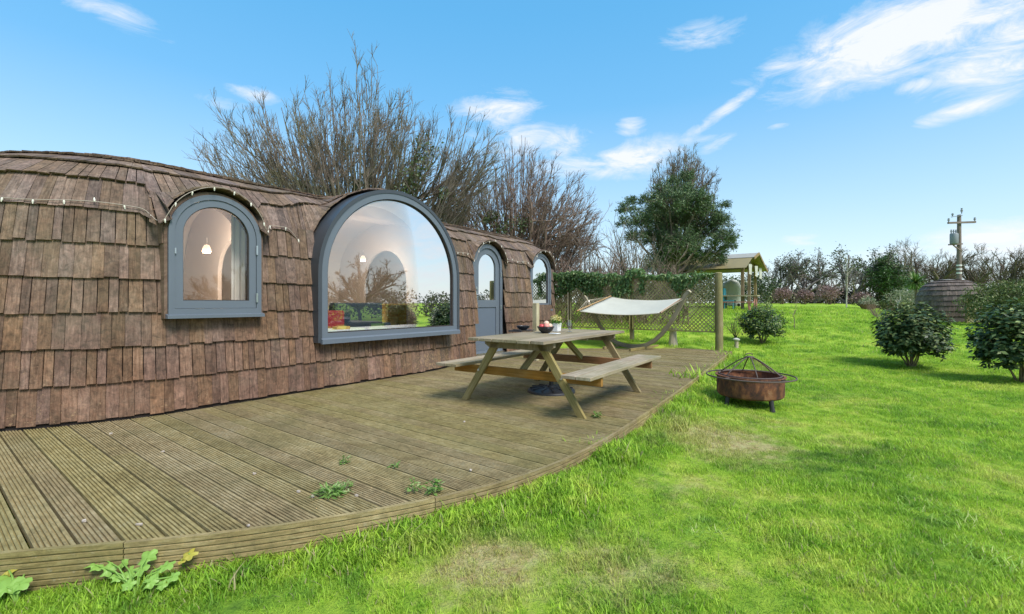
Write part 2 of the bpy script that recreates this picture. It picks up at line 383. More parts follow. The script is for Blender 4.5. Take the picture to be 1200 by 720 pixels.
M['beam_orange'] = wood_mat('orange_brown_timber', (.12, .055, .018), (.24, .115, .04), (.33, .185, .085), algae=(.12, .09, .04), algae_amt=.4, var=.25, bump=.5)
M['post'] = wood_mat('fence_post_wood', (.13, .10, .045), (.215, .175, .09), (.30, .26, .16), algae=(.13, .15, .06), algae_amt=.6, var=.2, bump=.6)
M['trellis'] = wood_mat('trellis_wood', (.19, .165, .07), (.31, .275, .13), (.42, .38, .21), algae=(.12, .15, .045), algae_amt=.5, var=.3, bump=.3)
M['frame'] = plain('grey_window_paint', (.112, .134, .160), .38, var=.07, scale=3)
M['frame_dark'] = plain('dark_grey_trim', (.045, .052, .062), .42, var=.1, scale=3)
M['panel'] = plain('door_panel_paint', (.105, .13, .165), .4, var=.07, scale=3)
M['lining'] = wood_mat('reveal_timber', (.09, .055, .035), (.16, .105, .07), (.23, .16, .11), var=.2)
M['glass'] = glass_mat('window_glass', refl=1.3, add=.20)
M['glass_small'] = glass_mat('small_window_glass', refl=1.1, add=.08)
M['steel'] = plain('brushed_steel', (.6, .6, .6), .3, metal=1, var=.05)
# ------------------------------------------------------------------ the ground
def lawn_colour(N, L):
    """colour of lawn from world position: fresh greens, yellow-green, straw where it is worn"""
    gi = node(N, 'ShaderNodeNewGeometry')
    a = node(N, 'ShaderNodeTexNoise', Scale=.9, Detail=5, Roughness=.6, Distortion=.4); L.new(gi.outputs['Position'], a.inputs['Vector'])
    b = node(N, 'ShaderNodeTexNoise', Scale=4.5, Detail=5, Roughness=.7); L.new(gi.outputs['Position'], b.inputs['Vector'])
    s = mathn(N, L, 'ADD', mathn(N, L, 'MULTIPLY', a.outputs[0], .5), mathn(N, L, 'MULTIPLY', b.outputs[0], .5))
    r = ramp(N, [(.34, (.085, .20, .026)), (.43, (.22, .40, .035)), (.52, (.36, .54, .050)), (.62, (.52, .60, .10))]); L.new(s, r.inputs[0])
    return gi, r.outputs[0]
def worn(N, L, gi):
    """worn strip: the run from the fire pit down to the front of the frame, and near the deck"""
    sp = node(N, 'ShaderNodeSeparateXYZ'); L.new(gi.outputs['Position'], sp.inputs[0])
    tot = None
    for x, y, rx, ry, w in ((2.05, 4.5, .75, .8, 1.0), (1.3, 3.3, .7, .5, .45), (-.1, 2.35, .5, .35, .9), (.5, 2.35, .6, .35, .7), (2.9, 5.2, .6, .7, .5), (1.7, 2.4, .9, .5, .3), (4.6, 6.4, 1.1, .8, .4), (3.2, 4.4, .5, .6, .5), (3.9, 3.6, .7, .5, .4), (5.4, 9.6, .9, .5, .3)):
        dx = mathn(N, L, 'DIVIDE', mathn(N, L, 'SUBTRACT', sp.outputs[0], x), rx); dy = mathn(N, L, 'DIVIDE', mathn(N, L, 'SUBTRACT', sp.outputs[1], y), ry)
        q = mathn(N, L, 'ADD', mathn(N, L, 'MULTIPLY', dx, dx), mathn(N, L, 'MULTIPLY', dy, dy))
        g = mathn(N, L, 'MULTIPLY', mathn(N, L, 'EXPONENT', mathn(N, L, 'MULTIPLY', q, -1.0)), w)
        tot = g if tot is None else mathn(N, L, 'MAXIMUM', tot, g)
    n = node(N, 'ShaderNodeTexNoise', Scale=5.5, Detail=6, Roughness=.75); L.new(gi.outputs['Position'], n.inputs['Vector'])
    return mathn(N, L, 'MULTIPLY', mathn(N, L, 'SUBTRACT', mathn(N, L, 'ADD', mathn(N, L, 'MULTIPLY', tot, .75), mathn(N, L, 'MULTIPLY', n.outputs[0], 1.25)), .84), 2.2, True)
def mat_ground():
    m, nt, N, L, B = NT('lawn_ground'); gi, col = lawn_colour(N, L); w = worn(N, L, gi)
    n = node(N, 'ShaderNodeTexNoise', Scale=14, Detail=6, Roughness=.7); L.new(gi.outputs['Position'], n.inputs['Vector'])
    soil = ramp(N, [(.32, (.22, .14, .065)), (.42, (.40, .32, .14)), (.6, (.50, .46, .20))]); L.new(n.outputs[0], soil.inputs[0])
    col = mixc(N, L, w, mixc(N, L, .22, col, (.12, .15, .03)), soil.outputs[0])
    L.new(col, B.inputs['Base Color']); B.inputs['Roughness'].default_value = .95; B.inputs['Specular IOR Level'].default_value = .1
    f = node(N, 'ShaderNodeTexNoise', Scale=38, Detail=5, Roughness=.7); L.new(gi.outputs['Position'], f.inputs['Vector'])
    bp = node(N, 'ShaderNodeBump', Strength=.9, Distance=.05); L.new(f.outputs[0], bp.inputs['Height']); L.new(bp.outputs[0], B.inputs['Normal'])
    return m
def mat_grass():
    m, nt, N, L, B = NT('grass_blade'); gi, col = lawn_colour(N, L); w = worn(N, L, gi); oi = node(N, 'ShaderNodeObjectInfo')
    col = mixc(N, L, mathn(N, L, 'MULTIPLY', w, .75), col, (.50, .44, .17))
    r = mathn(N, L, 'FRACT', mathn(N, L, 'ADD', gi.outputs['Random Per Island'], oi.outputs['Random']))
    hv = node(N, 'ShaderNodeHueSaturation'); L.new(col, hv.inputs['Color']); L.new(mathn(N, L, 'ADD', mathn(N, L, 'MULTIPLY', r, .75), .62), hv.inputs['Value'])
    dry = mathn(N, L, 'GREATER_THAN', mathn(N, L, 'FRACT', mathn(N, L, 'MULTIPLY', r, 13.7)), .955)
    c = mixc(N, L, dry, hv.outputs[0], (.42, .38, .18))
    L.new(c, B.inputs['Base Color']); B.inputs['Roughness'].default_value = .55; B.inputs['Specular IOR Level'].default_value = .3
    t = node(N, 'ShaderNodeBsdfTranslucent'); L.new(c, t.inputs[0]); mx = node(N, 'ShaderNodeMixShader'); mx.inputs[0].default_value = .45
    L.new(B.outputs[0], mx.inputs[1]); L.new(t.outputs[0], mx.inputs[2]); L.new(mx.outputs[0], N['Material Output'].inputs[0])
    return m
M['ground'] = mat_ground(); M['grass'] = mat_grass()

def make_ground():
    xs = list(np.concatenate([[-900, -400, -150, -60, -30], np.arange(-16, 30, .35), np.arange(30, 60, 2), [75, 150, 400, 900]]))
    ys = list(np.concatenate([[-400, -100, -40, -20, -10, -5], np.arange(-3, 30, .35), np.arange(30, 62, 1.5), [75, 150, 400, 900, 2000]]))
    V = np.array([(x, y, ground_z(x, y)) for y in ys for x in xs]); nx = len(xs)
    F = [(j * nx + i, j * nx + i + 1, (j + 1) * nx + i + 1, (j + 1) * nx + i) for j in range(len(ys) - 1) for i in range(nx - 1)]
    o = mesh_np('lawn', V, F, M['ground'], smooth=True); o["kind"] = "structure"
make_ground()

# ------------------------------------------------------------------ the deck
DECK_END = 12.25
deck = root('wooden_deck', H(5, -4, 0), 'brown grooved timber deck with a curved outer edge in front of the shingled pod', 'deck')
def deck_board(u0, u1, va, vb0, vb1, dz):
    """grooved board from v=va to the (slanting) end vb0..vb1; profile with six grooves"""
    mb = MB(); prof = []; n = 7; w = u1 - u0; th = .028
    for k in range(n):
        a = k / n; b = (k + 1) / n
        prof += [(a + .02, 0), (b - .045, 0), (b - .03, -.010), (b + .008, -.010)] if k < n - 1 else [(a + .02, 0), (b, 0)]
    prof += [(1, -th), (0, -th)]
    A = [H(u0 + p * w, va, z + dz) for p, z in prof]; B = [H(u0 + p * w, vb0 + (vb1 - vb0) * p, z + dz) for p, z in prof]
    mb.quadbox(A, B)
    return mb
u = -2.4; bw = .146
while u < DECK_END - .05:
    u1 = min(u + bw, DECK_END) - .013
    e0, e1 = edge_v(u) - .004, edge_v(u1) - .004
    back = -7.9 if u > 6.9 else -7.2
    dz = random.uniform(-.0022, .0022)
    sp = random.choice([None, None, None, -4.62]) if u > .5 else -4.62
    if sp and sp < e0 - .3:
        deck_board(u, u1, back, sp - .006, sp - .006, dz).obj('deck_board', M['deck'], deck)
        deck_board(u, u1, sp, e0, e1, dz + .001).obj('deck_board', M['deck'], deck)
    else: deck_board(u, u1, back, e0, e1, dz).obj('deck_board', M['deck'], deck)
    u += bw
def fascia():
    pts = []
    for i in range(len(EDGE) - 1):
        (a, b), (c, d) = EDGE[i], EDGE[i + 1]
        for k in range(4): t = k / 4; uu = a + (c - a) * t; pts.append((uu, b + (d - b) * t))
    pts.append(EDGE[-1])
    # smooth
    for _ in range(3): pts = [pts[0]] + [((pts[i - 1][0] + 2 * pts[i][0] + pts[i + 1][0]) / 4, (pts[i - 1][1] + 2 * pts[i][1] + pts[i + 1][1]) / 4) for i in range(1, len(pts) - 1)] + [pts[-1]]
    prof = [(0, .012), (.026, .012)]
    z = .006
    while z > -.17: prof += [(.026, z), (.026, z - .018), (.019, z - .020), (.019, z - .027)]; z -= .029
    prof += [(0, z)]
    cuts = [0, 18, 34, 50, len(pts) - 1]
    for a, b in zip(cuts, cuts[1:]):
        rows = []
        for i in range(a, b + 1):
            p = pts[i]; q = pts[min(i + 1, len(pts) - 1)]; r = pts[max(i - 1, 0)]
            t = Vector((q[0] - r[0], q[1] - r[1])).normalized(); nrm = Vector((-t.y, t.x))
            sh = .004 if i == b and b != len(pts) - 1 else 0
            rows.append([H(p[0] + nrm.x * o - t.x * sh, p[1] + nrm.y * o - t.y * sh, zz) for o, zz in prof])
        mb = MB(); o = 0; K = len(prof); acc = 0
        for r in rows: mb.v += [tuple(p) for p in r]
        for i in range(len(rows) - 1):
            l = (rows[i][0] - rows[i + 1][0]).length
            for j in range(K - 1):
                mb.f.append((i * K + j, i * K + j + 1, (i + 1) * K + j + 1, (i + 1) * K + j)); mb.m.append(0)
                mb.uv += [(j * .02, acc), (j * .02 + .02, acc), (j * .02 + .02, acc + l), (j * .02, acc + l)]
            acc += l
        mb.obj('fascia_board', M['deck'], deck)
fascia()
mb = MB(); mb.beam(H(DECK_END + .016, EDGE[-1][1], -.07), H(DECK_END + .016, -8, -.07), .03, .15); mb.obj('fascia_board', M['deck'], deck)
mb = MB()      # joists under the boards
for v in (-7, -6.2, -5.4, -4.66, -3.8, -3.0, -2.45):
    us = [a for a in np.arange(-2.4, 12.2, .1) if edge_v(a) > v + .1]
    if us: mb.beam(H(us[0], v, -.085), H(us[-1], v, -.085), .05, .1)
mb.obj('joist', M['post'], deck, kind='stuff')

# ------------------------------------------------------------------ the shingled pod
WALL_TOP = 2.15
def sec_table(W_, H_, n, K=200):
    # near-vertical wall up to zw, then a rounded roof
    pts = []; s = 0; last = None; zw = WALL_TOP / H_ if WALL_TOP < H_ * .8 else .45; gw = .94
    for i in range(2 * K + 1):
        if i <= K: z = zw * i / K; g = 1 - (1 - gw) * (i / K) ** 2
        else:
            q = (i - K) / K * pi / 2; g = gw * (cos(q) ** (2 / n) if q < pi / 2 - 1e-9 else 0.0); z = zw + (1 - zw) * sin(q) ** (2 / n)
        p = (g * W_, z * H_)
        if last: s += sqrt((p[0] - last[0]) ** 2 + (p[1] - last[1]) ** 2)
        pts.append((s, g, z)); last = p
    return pts
class Pod:
    def __init__(P, c1, c2, L1, L2, Wf, Hh, n, v0, dorm, s0):
        P.c1, P.c2, P.L1, P.L2, P.Wf, P.H, P.n, P.v0, P.dorm, P.s0 = c1, c2, L1, L2, Wf, Hh, n, v0, dorm, s0
        P.tab = sec_table(Wf(c1), Hh, n); P.S = P.tab[-1][0]; P.ss = np.array([t[0] for t in P.tab]); P.gg = np.array([t[1] for t in P.tab]); P.zz = np.array([t[2] for t in P.tab])
        P.T = c2 - c1
    def outline(P, t):
        if t < 0: f = -t / P.L1; return P.c1, P.c1 - P.L1 * sin(f), P.Wf(P.c1) * cos(f)
        if t > P.T: f = (t - P.T) / P.L2; return P.c2, P.c2 + P.L2 * sin(f), P.Wf(P.c2) * cos(f)
        u = P.c1 + t; return u, u, P.Wf(u)
    def Z(P, u, v, w):
        f = abs(v - P.v0) / w
        return P.Zg(f)
    def Zg(P, f):
        return P.H * float(np.interp(f, P.gg[::-1], P.zz[::-1])) if f < 1 else 0.0
    def at(P, t, s, hood=None):
        cu, ou, ov = P.outline(t); ss = min(max(s, 0), P.S)
        g = float(np.interp(ss, P.ss, P.gg)); z = float(np.interp(ss, P.ss, P.zz))
        if s < 0: z = s / P.H
        p = [cu + g * (ou - cu), P.v0 + g * ov, z * P.H]
        if hood is not False and (hood or s >= P.s0 - .02) and ov > 0:
            for D in P.dorm:
                du = abs(ou - D['u']); b = 1 - sst(D['Re'], D['Re'] + D['tail'], du)
                if b <= 0: continue
                tau = min(1, max(0, (s - P.s0) / (P.S - P.s0)))
                vt = D['lip'] + (P.v0 - D['lip']) * tau
                R = D['R'] ; zd = D['zs'] + (sqrt(max(0, R * R - du * du)))
                gq = sqrt(((ou - cu) / (P.L1 if t < 0 else P.L2)) ** 2 + (abs(vt - P.v0) / P.Wf(cu if not 0 <= t <= P.T else ou)) ** 2); zm = P.Zg(gq)
                k = .16; h = max(0, min(1, .5 + .5 * (zd - zm) / k)); zz = zm * (1 - h) + zd * h + k * h * (1 - h) * (.6 if tau > .02 else 0)
                if tau <= .02: zz = zd
                p = [p[0] * (1 - b) + ou * b, p[1] * (1 - b) + vt * b, p[2] * (1 - b) + zz * b]
                break
        return Vector(p)
    def frame(P, t, s, hood=None):
        e = .012; a = P.at(t, s, hood); tu = P.at(t + e, s, hood) - P.at(t - e, s, hood); tv = P.at(t, s + e, hood) - P.at(t, max(s - e, -.1), hood)
        n = tu.cross(tv)
        if n.length < 1e-9: n = Vector((0, 0, 1))
        n.normalize()
        cu_, ou_, ov_ = P.outline(t)
        if ov_ < 0 or abs(ou_ - cu_) > .6:
            if n.dot(Vector((a.x - cu_, a.y - P.v0, a.z * .4))) < 0: n = -n
        elif n.y < 0 and n.z < .2 or n.z < -.3: n = -n
        return a, n
def hv(p): return H(p[0], p[1], p[2])
def Wf(u): return 2.27 - .50 * sst(5.3, 7.6, u)
DORM = [dict(u=2.155, R=.522, Re=.51, tail=.14, zs=1.955, lip=-5.79, hw=.475, sill=1.06, vf=-5.83),
        dict(u=4.73, R=1.39, Re=1.22, tail=.5, zs=1.60, lip=-6.06, hw=1.36, sill=.665, vf=-5.80),
        dict(u=7.785, R=.562, Re=.55, tail=.12, zs=1.985, lip=-6.40, hw=.515, sill=.10, vf=-6.50),
        dict(u=9.93, R=.542, Re=.53, tail=.12, zs=1.985, lip=-6.40, hw=.495, sill=1.02, vf=-6.50)]
pod = Pod(2.0, 10.0, 2.4, 1.75, Wf, 3.07, 2.0, V0, DORM, 2.165)
ROW = .355
def in_opening(u, z, grow=0.0):
    for D in DORM:
        du = abs(u - D['u'])
        if du < D['hw'] + grow and z > D['sill'] - grow and (z < D['zs'] or (z - D['zs']) ** 2 + du ** 2 < (D['hw'] + grow) ** 2): return D
    return None
house = root('shingled_pod', H(5, -7, 0), 'long low rounded pod clad in brown wooden shingles with arched windows and a grey door', 'cabin')

def shingles(P, xf, rows, trange, first_s, openings, jitter=.011, wmin=.075, wmax=.145, th=.018, proud=.030):
    """yields (corners list A (top end), B (bottom end)) in world space"""
    out = []
    for r in range(rows):
        s_b = first_s + r * ROW; s_t = s_b + ROW + .05
        if s_b > P.S - .12: break
        hood = s_b >= P.s0 - .01
        # breaks by arc length along the bottom line
        ts = np.arange(trange[0], trange[1], .01); pts = [P.at(t, s_b, hood) for t in ts]
        acc = [0]
        for a, b in zip(pts, pts[1:]): acc.append(acc[-1] + (b - a).length)
        acc = np.array(acc); x = random.random() * .1; brk = []
        wide = (r % 2 == 0)
        while x < acc[-1]:
            brk.append(float(np.interp(x, acc, ts))); x += random.uniform(wmin, wmax) * (1.0 if wide else .86)
        gap = .003 if wide else .008
        for ta, tb in zip(brk, brk[1:]):
            tm = (ta + tb) / 2; pm = P.at(tm, s_b + ROW * .5, hood)
            if openings and not hood and in_opening(pm[0], pm[2], .0): continue
            j = random.uniform(-jitter, jitter); lift = random.uniform(0, .007); tw = random.uniform(-.005, .005)
            quads = []
            for (s, off) in ((s_t, .002), (s_b + j, proud + lift)):
                row = []
                for t, sg in ((ta, 1), (tb, -1)):
                    a, n = P.frame(t, s, hood)
                    a2, _ = P.frame(tm, s, hood); dr = (a2 - a); L_ = dr.length
                    if L_ > 1e-6: a = a + dr / L_ * min(gap / 2, L_ * .4)
                    o2 = off + (tw * sg if off > .01 else 0)
                    row.append((a + n * o2, a + n * (o2 + th)))
                quads.append(row)
            (A0, A1), (B0, B1) = quads
            A = [A0[0], A1[0], A1[1], A0[1]]; B = [B0[0], B1[0], B1[1], B0[1]]
            out.append(([xf(p) for p in A], [xf(p) for p in B], r))
    return out
def proj_area(A, B):
    pts = []
    for p in (A[2], A[3], B[3], B[2]):
        if p.y < .3: return 0
        x = 600 + p.x / p.y * FP; y = HOR - (p.z - EYE) / p.y * FP
        pts.append((x, y))
    cx = sum(a for a, b in pts) / 4; cy = sum(b for a, b in pts) / 4
    if not (-8 < cx < 1208 and -5 < cy < 720): return 0
    n = (A[2] - A[3]).cross(B[3] - A[3]); 
    a = 0
    for i in range(4): a += pts[i][0] * pts[(i + 1) % 4][1] - pts[(i + 1) % 4][0] * pts[i][1]
    return abs(a) / 2

def shell_mesh(P, off, mat, name, parent, mi_open=True):
    ts = np.concatenate([np.arange(-P.L1 * pi / 2 * 1.0, 0, .12), np.arange(0, P.T, .06), np.arange(P.T, P.T + P.L2 * pi / 2 + .06, .1)])
    ss = list(np.arange(-.1, P.S, .09)) + [P.S]
    mb = MB(); idx = {}
    pts = [[None] * len(ts) for _ in ss]
    for i, s in enumerate(ss):
        for j, t in enumerate(ts):
            a, n = P.frame(t, s, bool(s >= P.s0 - .02)); pts[i][j] = a - n * off
    n = len(ts)
    for i in range(len(ss)): mb.v += [tuple(hv(p)) for p in pts[i]]
    for i in range(len(ss) - 1):
        for j in range(n - 1):
            q = [pts[i][j], pts[i][j + 1], pts[i + 1][j + 1], pts[i + 1][j]]
            if ss[i] < P.s0 + .12 and any(in_opening(p[0], p[2], -.0) for p in q): continue
            if name == 'inner_lining' and any(in_opening(p[0], p[2], 0) is not None and in_opening(p[0], p[2], 0) is not DORM[1] and p[1] > P.v0 + .9 for p in q): continue
            uo = P.outline(ts[j])[1]
            if P.s0 - .12 <= ss[i] < P.s0 + .26 and any(D_['Re'] - .09 < abs(uo - D_['u']) < D_['Re'] + min(D_['tail'], .2) + .09 for D_ in P.dorm): continue
            mb.f.append((i * n + j, i * n + j + 1, (i + 1) * n + j + 1, (i + 1) * n + j)); mb.uv += [(0, 0)] * 4; mb.m.append(0)
    # rear half, plain
    o = len(mb.v); rows = []
    for s in ss:
        row = []
        for t in ts:
            cu, ou, ov = P.outline(t); ssx = min(max(s, 0), P.S); g = float(np.interp(ssx, P.ss, P.gg)); z = float(np.interp(ssx, P.ss, P.zz)) * P.H if s >= 0 else s
            row.append(hv((cu + g * (ou - cu) * (1 - off * .4), P.v0 - g * max(ov, 0) * (1 - off * .4), z - off * .6)))
        rows.append(row)
    mb.grid(rows)
    return mb.obj(name, mat, parent, smooth=True)
shell = shell_mesh(pod, .09, M['shell'], 'shell', house)
sh = shingles(pod, hv, 14, (-2.4 * 2.6, 8.0 + 1.75 * 2.6), .035, True)
sh.sort(key=lambda q: -proj_area(q[0], q[1]))
for A, B, r in sh[:296]:
    mb = MB(); mb.quadbox(A, B); mb.obj('shingle', M['shingle'], shell)
mb = MB()
for A, B, r in sh[296:]: mb.quadbox(A, B)
mb.obj('small_shingles', M['shingle'], shell, kind='stuff')
# ridge of the roof
mb = MB()
pr = None
for k in range(60):
    u0 = 1.2 + k * .16; a = hv((u0, V0, pod.H + .02)); 
    if u0 > 10.4: break
    for sgn in (1, -1):
        q = hv((u0, V0 + sgn * .16, pod.H - .01)); e = hv((u0 + .155, V0 + sgn * .16, pod.H - .012)); b = hv((u0 + .155, V0, pod.H + .018)); up = Vector((0, 0, .014))
        mb.quadbox([a, q, q + up, a + up], [b, e, e + up, b + up])
mb.obj('ridge_shingles', M['shingle'], shell, kind='stuff')
# black skirt where the wall meets the deck
mb = MB(); G = []
for s, off in ((-.05, -.02), (-.05, .02), (.03, .02)):
    G.append([hv(pod.at(t, 0.0) + Vector((0, 0, s)) + (pod.frame(t, .05)[1] * off)) for t in np.arange(-3.2, 10.8, .1)])
mb.grid(G); mb.obj('skirt', M['shell'], house)

# ---- windows and door
def arch(uc, hw, zs, sill, n=28):
    """closed outline, from bottom left anticlockwise seen from the front (u to the right)"""
    pts = [(uc - hw, sill)]
    pts += [(uc - hw, sill + (zs - sill) * k / 4) for k in range(1, 4)]
    for i in range(n + 1):
        a = pi - pi * i / n; pts.append((uc + hw * cos(a), zs + hw * sin(a)))
    pts += [(uc + hw, zs - (zs - sill) * k / 4) for k in range(1, 4)]
    pts += [(uc + hw, sill)]
    return pts
def ring(mb, outer, inner, vf, vb, mi=0, full=True):
    n = len(outer)
    loops = [[H(u, vb, z) for u, z in outer], [H(u, vf, z) for u, z in outer], [H(u, vf, z) for u, z in inner], [H(u, vb, z) for u, z in inner]]
    o = len(mb.v)
    for l in loops: mb.v += [tuple(p) for p in l]
    for k in range(4):
        kk = (k + 1) % 4
        for i in range(n if full else n - 1):
            j = (i + 1) % n; mb.f.append((o + k * n + i, o + k * n + j, o + kk * n + j, o + kk * n + i)); mb.m.append(mi)
            mb.uv += [(i * .1, 0), (i * .1 + .1, 0), (i * .1 + .1, .1), (i * .1, .1)]
def plate(mb, outline, v, mi=0):
    o = len(mb.v); mb.v += [tuple(H(u, v, z)) for u, z in outline]; mb.f.append(tuple(range(o, o + len(outline)))); mb.m.append(mi); mb.uv += [(a, b) for a, b in outline]

def small_window(D, name='window'):
    uc, hw, zs, sill, vf = D['u'], D['hw'], D['zs'], D['sill'], D['vf']
    mb = MB(); ring(mb, arch(uc, hw, zs, sill), arch(uc, hw - .055, zs, sill + .075), vf, vf - .09)
    w = mb.obj(name, M['frame'], house, smooth=.6)
    mb = MB(); ring(mb, arch(uc, hw - .058, zs, sill + .078), arch(uc, hw - .135, zs, sill + .165), vf - .012, vf - .075); mb.obj('sash', M['frame'], w, smooth=.6)
    mb = MB(); ring(mb, arch(uc, hw - .135, zs, sill + .165), arch(uc, hw - .143, zs, sill + .173), vf - .03, vf - .05); mb.obj('gasket', M['shell'], w, smooth=.6)
    mb = MB(); plate(mb, arch(uc, hw - .14, zs, sill + .17), vf - .045); mb.obj('pane', M['glass_small'], w)
    mb = MB(); mb.quadbox([H(uc - hw - .02, vf + .045, sill - .03), H(uc - hw - .02, vf - .06, sill - .03), H(uc - hw - .02, vf - .06, sill + .025), H(uc - hw - .02, vf + .045, sill + .005)],
                          [H(uc + hw + .02, vf + .045, sill - .03), H(uc + hw + .02, vf - .06, sill - .03), H(uc + hw + .02, vf - .06, sill + .025), H(uc + hw + .02, vf + .045, sill + .005)]); mb.obj('sill', M['frame'], w)
    for z in (sill + .2, sill + .78):
        mb = MB(); mb.box(H(uc + hw - .056, vf + .008, z), H(.009, 0), H(0, .008), (0, 0, .055)); mb.obj('hinge', M['steel'], w)
    mb = MB(); mb.box(H(uc - hw + .06, vf + .004, sill + .7), H(.006, 0), H(0, .006), (0, 0, .03)); mb.obj('catch', M['steel'], w)
    mb = MB(); ring(mb, arch(uc, hw + .03, zs, sill - .03), arch(uc, hw + .002, zs, sill - .002), vf - .03, vf - .65); mb.obj('reveal', M['lining'], w, smooth=.6)
    return w
w1 = small_window(DORM[0]); w1['label'] = 'near arched window with grey frame'
w4 = small_window(DORM[3]); w4['label'] = 'far arched window with grey frame beyond the door'
# big window
D = DORM[1]; uc, hw, zs, sill, vf = D['u'], D['hw'], D['zs'], D['sill'], D['vf']
mb = MB(); ring(mb, arch(uc, hw + .02, zs, sill - .012, 40), arch(uc, hw - .035, zs, sill + .03, 40), vf + .012, vf - .55); bigw = mb.obj('picture_window', M['frame_dark'], house, smooth=.6); bigw['label'] = 'large arched picture window'
mb = MB(); ring(mb, arch(uc, hw - .033, zs, sill + .032, 40), arch(uc, hw - .125, zs, sill + .115, 40), vf + .002, vf - .08); mb.obj('window_frame', M['frame'], bigw, smooth=.6)
mb = MB(); ring(mb, arch(uc, hw - .125, zs, sill + .115, 40), arch(uc, hw - .14, zs, sill + .13, 40), vf - .02, vf - .06); mb.obj('gasket', M['shell'], bigw, smooth=.6)
mb = MB(); plate(mb, arch(uc, hw - .13, zs, sill + .12, 40), vf - .045); mb.obj('pane', M['glass'], bigw)
mb = MB(); mb.quadbox([H(uc - hw + .02, vf + .05, sill - .03), H(uc - hw + .02, vf, sill - .03), H(uc - hw + .02, vf, sill + .05), H(uc - hw + .02, vf + .05, sill + .03)],
                      [H(uc + hw, vf + .05, sill - .03), H(uc + hw, vf, sill - .03), H(uc + hw, vf, sill + .05), H(uc + hw, vf + .05, sill + .03)]); mb.obj('sill', M['frame'], bigw)
mb = MB(); ring(mb, arch(uc, hw - .14, zs, sill + .13, 40), arch(uc, hw - .155, zs, sill + .145, 40), vf - .062, vf - .6); 
M['cream'] = plain('cream_paint', (.50, .46, .44), .6, var=.05); M['white_paint'] = plain('white_paint', (.75, .76, .76), .5, var=.04)
mb.obj('inner_reveal', M['white_paint'], bigw, smooth=.6)
# door
D = DORM[2]; uc, hw, zs, sill, vf = D['u'], D['hw'], D['zs'], D['sill'], D['vf']
mb = MB(); ring(mb, arch(uc, hw, zs, sill), arch(uc, hw - .085, zs, sill + .05), vf, vf - .1); door = mb.obj('door', M['frame'], house, smooth=.6); door['label'] = 'grey arched door with tall glass pane'
mb = MB(); lw = hw - .088; zm = 1.16
ring(mb, arch(uc, lw, zs, zm), arch(uc, lw - .135, zs, zm + .10), vf - .03, vf - .085)
# lower half: stiles, rails
for a, b, c, d in ((uc - lw, uc - lw + .115, sill + .052, zm), (uc + lw - .115, uc + lw, sill + .052, zm), (uc - lw + .115, uc + lw - .115, sill + .052, sill + .22), (uc - lw + .115, uc + lw - .115, zm - .06, zm)):
    mb.quadbox([H(a, vf - .03, c), H(a, vf - .085, c), H(a, vf - .085, d), H(a, vf - .03, d)], [H(b, vf - .03, c), H(b, vf - .085, c), H(b, vf - .085, d), H(b, vf - .03, d)])
mb.obj('door_leaf', M['frame'], door, smooth=.6)
mb = MB(); mb.quadbox([H(uc - lw + .11, vf - .048, sill + .2), H(uc - lw + .11, vf - .07, sill + .2), H(uc - lw + .11, vf - .07, zm), H(uc - lw + .11, vf - .048, zm)],
                      [H(uc + lw - .11, vf - .048, sill + .2), H(uc + lw - .11, vf - .07, sill + .2), H(uc + lw - .11, vf - .07, zm), H(uc + lw - .11, vf - .048, zm)]); mb.obj('door_panel', M['panel'], door)
mb = MB(); plate(mb, arch(uc, lw - .13, zs, zm + .09), vf - .055); mb.obj('pane', M['glass_small'], door)
mb = MB(); mb.quadbox([H(uc - hw - .01, vf + .06, sill - .06), H(uc - hw - .01, vf - .1, sill - .06), H(uc - hw - .01, vf - .1, sill + .01), H(uc - hw - .01, vf + .06, sill)],
                      [H(uc + hw + .01, vf + .06, sill - .06), H(uc + hw + .01, vf - .1, sill - .06), H(uc + hw + .01, vf - .1, sill + .01), H(uc + hw + .01, vf + .06, sill)]); mb.obj('threshold', M['steel'], door)
mb = MB(); hx = uc - lw + .06
mb.box(H(hx, vf - .024, 1.33), H(.022, 0), H(0, .006), (0, 0, .11)); mb.tube([H(hx, vf - .02, 1.37), H(hx, vf + .035, 1.37), H(hx + .12, vf + .04, 1.37)], .011, 8); mb.obj('door_handle', M['steel'], door)
mb = MB(); mb.box(H(hx, vf - .022, 1.52), H(.018, 0), H(0, .008), (0, 0, .03)); mb.obj('lock', M['steel'], door)
mb = MB(); ring(mb, arch(uc, hw + .03, zs, sill - .03), arch(uc, hw + .002, zs, sill - .002), vf - .03, vf - .6); mb.obj('reveal', M['lining'], door, smooth=.6)
for z in (.45, 1.1, 1.85):
    mb = MB(); mb.tube([H(uc + lw + .03, vf + .006, z - .05), H(uc + lw + .03, vf + .006, z + .05)], .012, 8); mb.obj('hinge', M['steel'], door)
# hood undersides: soffit strip that closes the lip of the small dormers
for D in (DORM[0], DORM[2], DORM[3]):
    mb = MB(); ring(mb, arch(D['u'], D['R'] - .006, D['zs'], D['zs'] - .12), arch(D['u'], D['hw'] - .0, D['zs'], D['zs'] - .11), D['vf'] - .06, D['vf'] - .5, full=False); mb.obj('hood_lining', M['lining'], house, smooth=.6)

